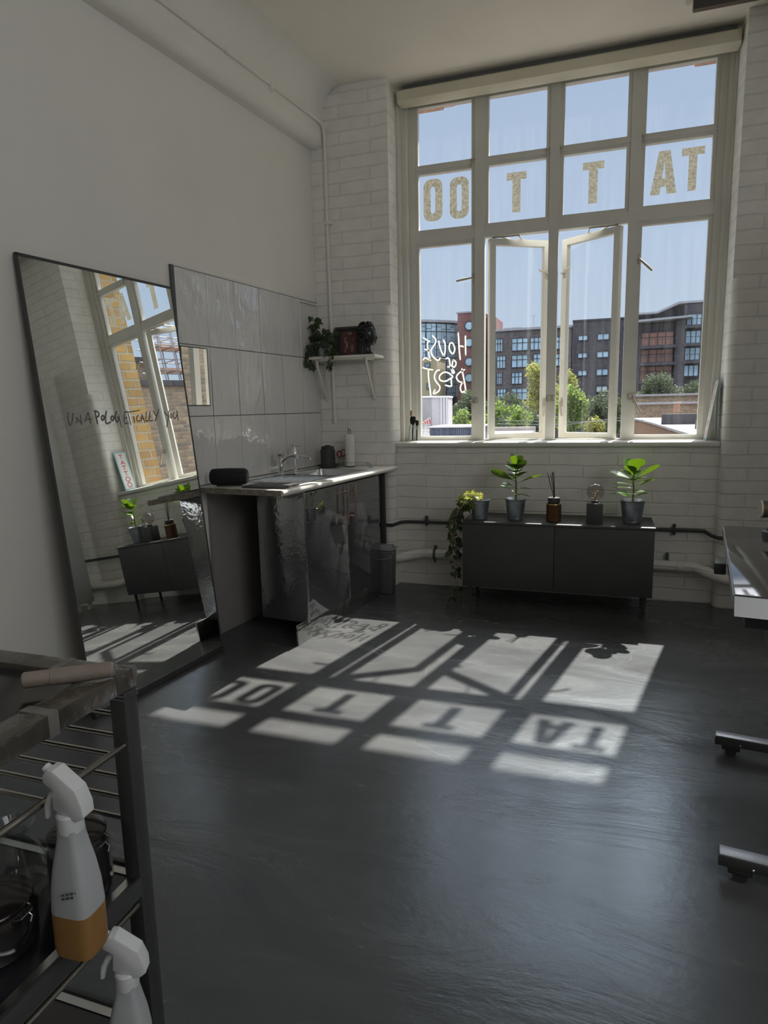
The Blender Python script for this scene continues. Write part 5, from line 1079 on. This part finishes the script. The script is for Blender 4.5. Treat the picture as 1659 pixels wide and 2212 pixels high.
windows(bb, YD - 1, [(-25.4, -24.5, 7.6, 8.4), (-26.8, -26.2, 7.0, 8.2), (-25.1, -24.6, 4.2, 5.2), (-26.8, -26.3, 4.2, 5.0), (-25.5, -25.0, 1.7, 2.7)], bars=(1, 1))

def tree(label, x, y, blobs, m, group, seed, leaf=.42, n=420, name='tree'):
    rnd = random.Random(seed); t = thing(name, label, 'tree', (x, y, GZ0), group=group)
    bm = nb(); top = max(b[2] for b in blobs)
    tube(bm, [(x, y, GZ0), (x + .1, y, GZ0 + (top - GZ0) * .5), (x, y, top)], [.28, .2, .06], 8)
    for bx, by, bz, r in blobs: tube(bm, [(x, y, bz - r * 1.4), (bx, by, bz)], [.09, .03], 5)
    obj('trunk', bm, 'bark', t, 'W')
    bm = nb()
    for bx, by, bz, r in blobs:
        for _ in range(int(n * r * r)):
            v = Vector((rnd.gauss(0, 1), rnd.gauss(0, 1), rnd.gauss(0, 1))).normalized() * r * (rnd.random() ** .35) * rnd.uniform(.85, 1.12)
            c = Vector((bx, by, bz)) + Vector((v.x, v.y, v.z * 1.1)); a = Vector((rnd.uniform(-1, 1), rnd.uniform(-1, 1), rnd.uniform(-1, .6))).normalized(); b_ = a.orthogonal().normalized() * .42
            s = leaf * rnd.uniform(.5, 1.2); vs = [bm.verts.new(c + a * s * .5), bm.verts.new(c + b_ * s * .5), bm.verts.new(c - a * s * .5), bm.verts.new(c - b_ * s * .5)]
            bm.faces.new(vs)
    o = obj('crown', bm, m, t, 'W', smooth=0); return t
G_ = 'trees between the window and the far buildings'
tree('tall yellowish tree in front of the grey-brown block, left of the centre mullion', -4.6, 70, [(-5.3, 70, 5.0, 1.0), (-4.3, 70.4, 4.6, 1.1), (-4.7, 69.6, 3.2, 1.3), (-3.7, 70, 2.6, 1.2), (-5.0, 70, 1.4, 1.4)], 'tree_y', G_, 1)
tree('tall yellowish tree just behind the centre mullion', -2.2, 75, [(-2.2, 75, 4.5, .9), (-1.5, 75, 3.8, .9), (-2.4, 75, 2.9, 1.1), (-2.5, 75, 1.4, 1.2)], 'tree_y', G_, 2)
tree('bright green tree filling the lower right open casement', -.6, 60, [(-1.2, 60, 2.3, .9), (-.4, 60, 1.9, .9), (-1.4, 60, 1.0, 1.1), (-.2, 60, .6, 1.0), (-1.0, 60, -.4, 1.3), (.3, 60, 1.2, .6)], 'tree', G_, 3, .36, 520)
tree('dark green bush under the red brick stair tower', -12.6, 70, [(-12.0, 70, 1.6, 1.4), (-13.4, 70, .6, 1.3), (-11.0, 70, .6, 1.3), (-12.6, 71, 2.2, 1.1), (-14.0, 71, -.6, 1.3)], 'tree_d', G_, 4)
tree('light green shrub beside the white container', -11.0, 60, [(-11.2, 60, .4, .8), (-11.5, 60, -.4, .9), (-10.4, 60, -.9, .9), (-9.7, 60, -.4, .7)], 'tree', G_, 5, .34, 520)
tree('green bush low behind the first mullion', -8.4, 65, [(-8.4, 65, .8, 1.1), (-7.5, 65, .0, 1.2), (-9.2, 65, -.4, 1.1), (-6.9, 65, .5, .9)], 'tree', G_, 6)
tree('dark bush at the foot of the left open casement', -6.2, 62, [(-6.4, 62, -.6, 1.2), (-5.0, 62, -.4, 1.3), (-3.8, 62, -.6, 1.2), (-7.6, 62, -1.0, 1.2), (-5.6, 62, .5, .9)], 'tree_d', G_, 7)
tree('small light bush low in the left open casement', -5.1, 56, [(-5.2, 56, .7, .65), (-4.7, 56, .1, .8), (-5.7, 56, -.1, .7)], 'tree', G_, 8, .32, 560)
tree('low dark bush along the foot of the charcoal block', 1.6, 72, [(.6, 72, .6, 1.4), (2.4, 72, 1.2, 1.5), (3.6, 72, .4, 1.4), (1.4, 72, -.8, 1.4), (3.0, 72, -1.0, 1.4)], 'tree_d', G_, 9)
tree('small round yellow-green bush low in the right casement', 1.35, 58, [(1.35, 58, -.45, .65), (1.8, 58, -.7, .6), (.9, 58, -.75, .6)], 'tree_y', G_, 10, .3, 620)
tree('dark climbing tree against the balcony flats', 8.4, 88, [(8.0, 88, 3.6, 1.3), (9.3, 88, 3.9, 1.2), (8.6, 88, 2.2, 1.7), (10.4, 88, 2.0, 1.5), (7.2, 88, 1.6, 1.5), (11.8, 88, 1.6, 1.5), (13.0, 88, 2.6, 1.3), (6.6, 88, .6, 1.4), (9.6, 88, .6, 1.6), (12.0, 88, .4, 1.5)], 'tree_d', G_, 11)
tree('dark hedge tree between the container and the first mullion', -9.4, 76, [(-10.0, 76, 1.2, 1.3), (-8.6, 76, 1.6, 1.3), (-9.4, 76, .0, 1.4), (-7.4, 76, .6, 1.3), (-11.2, 76, .2, 1.3)], 'tree_d', G_, 12)
# flat roof with containers
bm = nb(); box(bm, -12, -2.2, 18, 40, -1.3, -.35); box(bm, -12, -2.2, 39.6, 40, -.35, -.1); box(bm, -12, -2.2, 18, 40, GZ0, -1.3)
fr = single('roof_terrace', bm, 'roof_pale', 'flat pale roof carrying the white container', 'roof', space='W', loc=(-7, 29, GZ0)); 
ctn = thing('shipping_container', 'white upright container box on the roof below the handwriting', 'container', (-8.6, 36, -.35))
bm = nb(); box(bm, -9.9, -8.03, 35, 38, -.34, 1.92, .02); obj('end_wall', bm, 'container_end', ctn, 'W')
bm = nb(); prism(bm, [(-8.03, 35), (-7.12, 35.5), (-7.4, 38), (-8.03, 38)], -.34, 1.92); obj('side_wall', bm, 'container', ctn, 'W')
bm = nb(); box(bm, -9.9, -7.9, 34.95, 38, 1.90, 2.0, .02); prism(bm, [(-7.95, 34.95), (-7.08, 35.45), (-7.36, 38.05), (-7.95, 38.05)], 1.90, 2.0)
for x in (-7.18, -7.34, -7.50): cyl(bm, (x, 35.42 - (x + 7.12) * -.55, -.3), (x, 35.42 - (x + 7.12) * -.55, 1.9), .03, n=8)
obj('trim_bars', bm, 'white_plastic', ctn, 'W')
bm = nb(); box(bm, -8.78, -8.5, 34.98, 35.0, 1.1, 1.45); obj('vent', bm, 'lead', ctn, 'W')
ws = thing('warning_board', 'small red and white striped board at the container foot', 'board', (-8.35, 34.6, -.35))
bm = nb(); prism(bm, [(-8.62, .35), (-8.05, .72), (-8.05, .28), (-8.3, .22)], -34.62, -34.58, 0, XZ); obj('board', bm, 'white_plastic', ws, 'W')
bm = nb()
for k in range(4): x = -8.55 + k * .14; prism(bm, [(x, .36 + k * .08), (x + .07, .40 + k * .08), (x + .14, .26), (x + .07, .25)], -34.57, -34.55, 0, XZ)
obj('stripes', bm, 'sign_red', ws, 'W'); bm = nb(); box(bm, -8.3, -8.26, 34.62, 34.66, -.35, .4); obj('post', bm, 'lead', ws, 'W')
br = thing('metal_drum', 'silver drum beside the striped board', 'drum', (-8.0, 33.5, -.35))
bm = nb(); lathe(bm, [(.24, 0), (.26, .02), (.24, .04), (.24, .3), (.26, .32), (.24, .34), (.24, .62), (.26, .64), (.25, .68)], n=24); obj('body', bm, 'steel', br)
nc = thing('navy_container', 'low navy corrugated box with a pale lid on the roof', 'container', (-4.2, 25, -.35))
bm = nb(); box(bm, -5.35, -3.15, 24, 27, -.34, .40)
for k in range(24): box(bm, -5.33 + k * .092, -5.29 + k * .092, 23.96, 24.0, -.3, .38)
obj('body', bm, 'navy', nc, 'W'); bm = nb(); box(bm, -5.42, -3.10, 23.9, 27.1, .40, .46, .01); obj('lid', bm, 'container', nc, 'W')
# brick sheds with flat roofs
sd = thing('brick_outbuilding', 'brick outbuilding with a pale flat roof in the lower right panes', 'building', (7, 38, GZ0))
edge = [(4.68, 57.6), (5.26, 43.5), (5.58, 26.2), (5.8, 18), (13, 18), (13, 57.6)]
bm = nb(); prism(bm, edge, GZ0, -.12); obj('wall', bm, 'brick_orange', sd, 'W')
bm = nb(); prism(bm, [(x - .12 if x < 8 else x, y) for x, y in edge], -.12, 0.0); obj('roof', bm, 'roof_pale', sd, 'W')
bm = nb(); box(bm, 5.4, 11, 38, 38.6, 0, .62); obj('roof_kerb', bm, 'roof_dark', sd, 'W')
bm = nb(); box(bm, 6.35, 9.5, 30, 31, 0.0, .36); obj('roof_box', bm, 'roof_dark', sd, 'W')
ln = thing('long_parapet', 'long stepped brick parapet wall behind the pale roof', 'wall', (9, 60, GZ0)); ln['kind'] = 'thing'
bm = nb(); box(bm, 4.4, 22, 60, 61, GZ0, 1.15); obj('lower_wall', bm, 'brick_old', ln, 'W')
bm = nb(); box(bm, 4.4, 22, 59.8, 61.2, 1.15, 1.35); box(bm, 4.2, 22, 65.8, 67.2, 1.95, 2.15); obj('coping', bm, 'lead', ln, 'W')
bm = nb(); box(bm, 4.2, 22, 66, 67, GZ0, 1.95); obj('upper_wall', bm, 'brick_old', ln, 'W')
dsh = thing('satellite_dish', 'round white satellite dish above the brick parapet', 'dish', (10.95, 61.5, 1.35))
bm = nb(); lathe(bm, [(.001, 0), (.25, .02), (.42, .09), (.48, .14), (.42, .10), (.25, .035), (.001, .015)], (10.95, 61.2, 2.35), 28, ax=(0, -1, .1)); obj('dish', bm, 'white_plastic', dsh, 'W')
bm = nb(); tube(bm, [(10.95, 61.4, 1.3), (10.95, 61.4, 2.35), (10.95, 61.2, 2.35)], .05, 8); tube(bm, [(10.95, 61.1, 1.95), (10.98, 60.7, 2.1), (10.98, 60.6, 2.3)], .035, 6); obj('arm', bm, 'sign_red', dsh, 'W')
cp_ = thing('chimney_pot', 'square orange chimney stack on the brick parapet', 'chimney', (7.85, 55, 0))
bm = nb(); box(bm, 7.62, 8.06, 54.8, 55.2, 0, 1.25, .02); obj('stack', bm, 'brick_orange', cp_, 'W'); bm = nb(); box(bm, 7.56, 8.12, 54.74, 55.26, 1.2, 1.32, .02); obj('cap', bm, 'roof_pale', cp_, 'W')
vt = thing('roof_vent', 'small grey vent pipe with a red foot on the pale roof', 'vent', (7.0, 33, 0))
bm = nb(); lathe(bm, [(.14, .2), (.12, .45), (.06, .6), (.001, .62)], n=16); obj('cowl', bm, 'lead', vt); bm = nb(); lathe(bm, [(.17, 0), (.14, .22)], n=16); obj('foot', bm, 'terracotta', vt)
for k, (pa, pb) in enumerate((((-6, 48, -.1), (4.6, 50, .35)), ((-5, 44, .25), (5, 46, .1)))):
    single('overhead_wire', (lambda b: (tube(b, [pa, ((pa[0] + pb[0]) / 2, 47, min(pa[2], pb[2]) - .12), pb], .022, 5), b)[1])(nb()), 'lead', ('upper' if k else 'lower') + ' of two pale wires slung between the roofs', 'wire', space='W', loc=pa)
# to the right, seen in the mirrors: old yard wall and scaffolded building
yw = thing('yard_wall', 'tall weathered brick yard wall reflected in the leaning mirror', 'wall', (9.2, 10, GZ0)); yw['kind'] = 'thing'
bm = nb(); box(bm, 9.0, 9.5, 4.0, 16.5, GZ0, 3.55); obj('wall', bm, 'brick_old', yw, 'W'); bm = nb(); box(bm, 8.95, 9.55, 4.0, 16.6, 3.55, 3.68); obj('coping', bm, 'roof_dark', yw, 'W')
ob = thing('dark_house', 'dark brick house beyond the yard wall, reflected in the leaning mirror', 'building', (33, 21, GZ0))
bm = nb(); box(bm, 30.8, 36, 15.0, 25.2, GZ0, 10.1); obj('wall', bm, 'brick_old', ob, 'W'); bm = nb(); box(bm, 30.6, 36.2, 14.8, 25.3, 10.1, 10.4); box(bm, 31.5, 33, 23.4, 24.6, 10.4, 11.4); obj('roof', bm, 'roof_dark', ob, 'W')
sf = thing('scaffold', 'tube scaffold tower rising over the yard wall in the mirror', 'scaffold', (30, 26.8, GZ0))
for x in (29.4, 30.4):
    for y in (25.5, 26.6, 27.7): bm = nb(); cyl(bm, (x, y, GZ0), (x, y, 11.9 + (y - 25) * .3), .045, n=8); obj('upright', bm, 'lead', sf, 'W')
for z in (8.6, 9.3, 10.0, 10.8, 11.4):
    bm = nb()
    for x in (29.4, 30.4): cyl(bm, (x, 24.6, z), (x, 28.1, z), .035, n=6)
    for y in (25.5, 26.6, 27.7): cyl(bm, (29.2, y, z), (30.6, y, z), .035, n=6)
    obj('ledger', bm, 'lead', sf, 'W')
for z in (9.35, 10.85): bm = nb(); box(bm, 29.4, 30.4, 24.9, 28.0, z, z + .08); obj('boards', bm, 'brush_wood', sf, 'W')
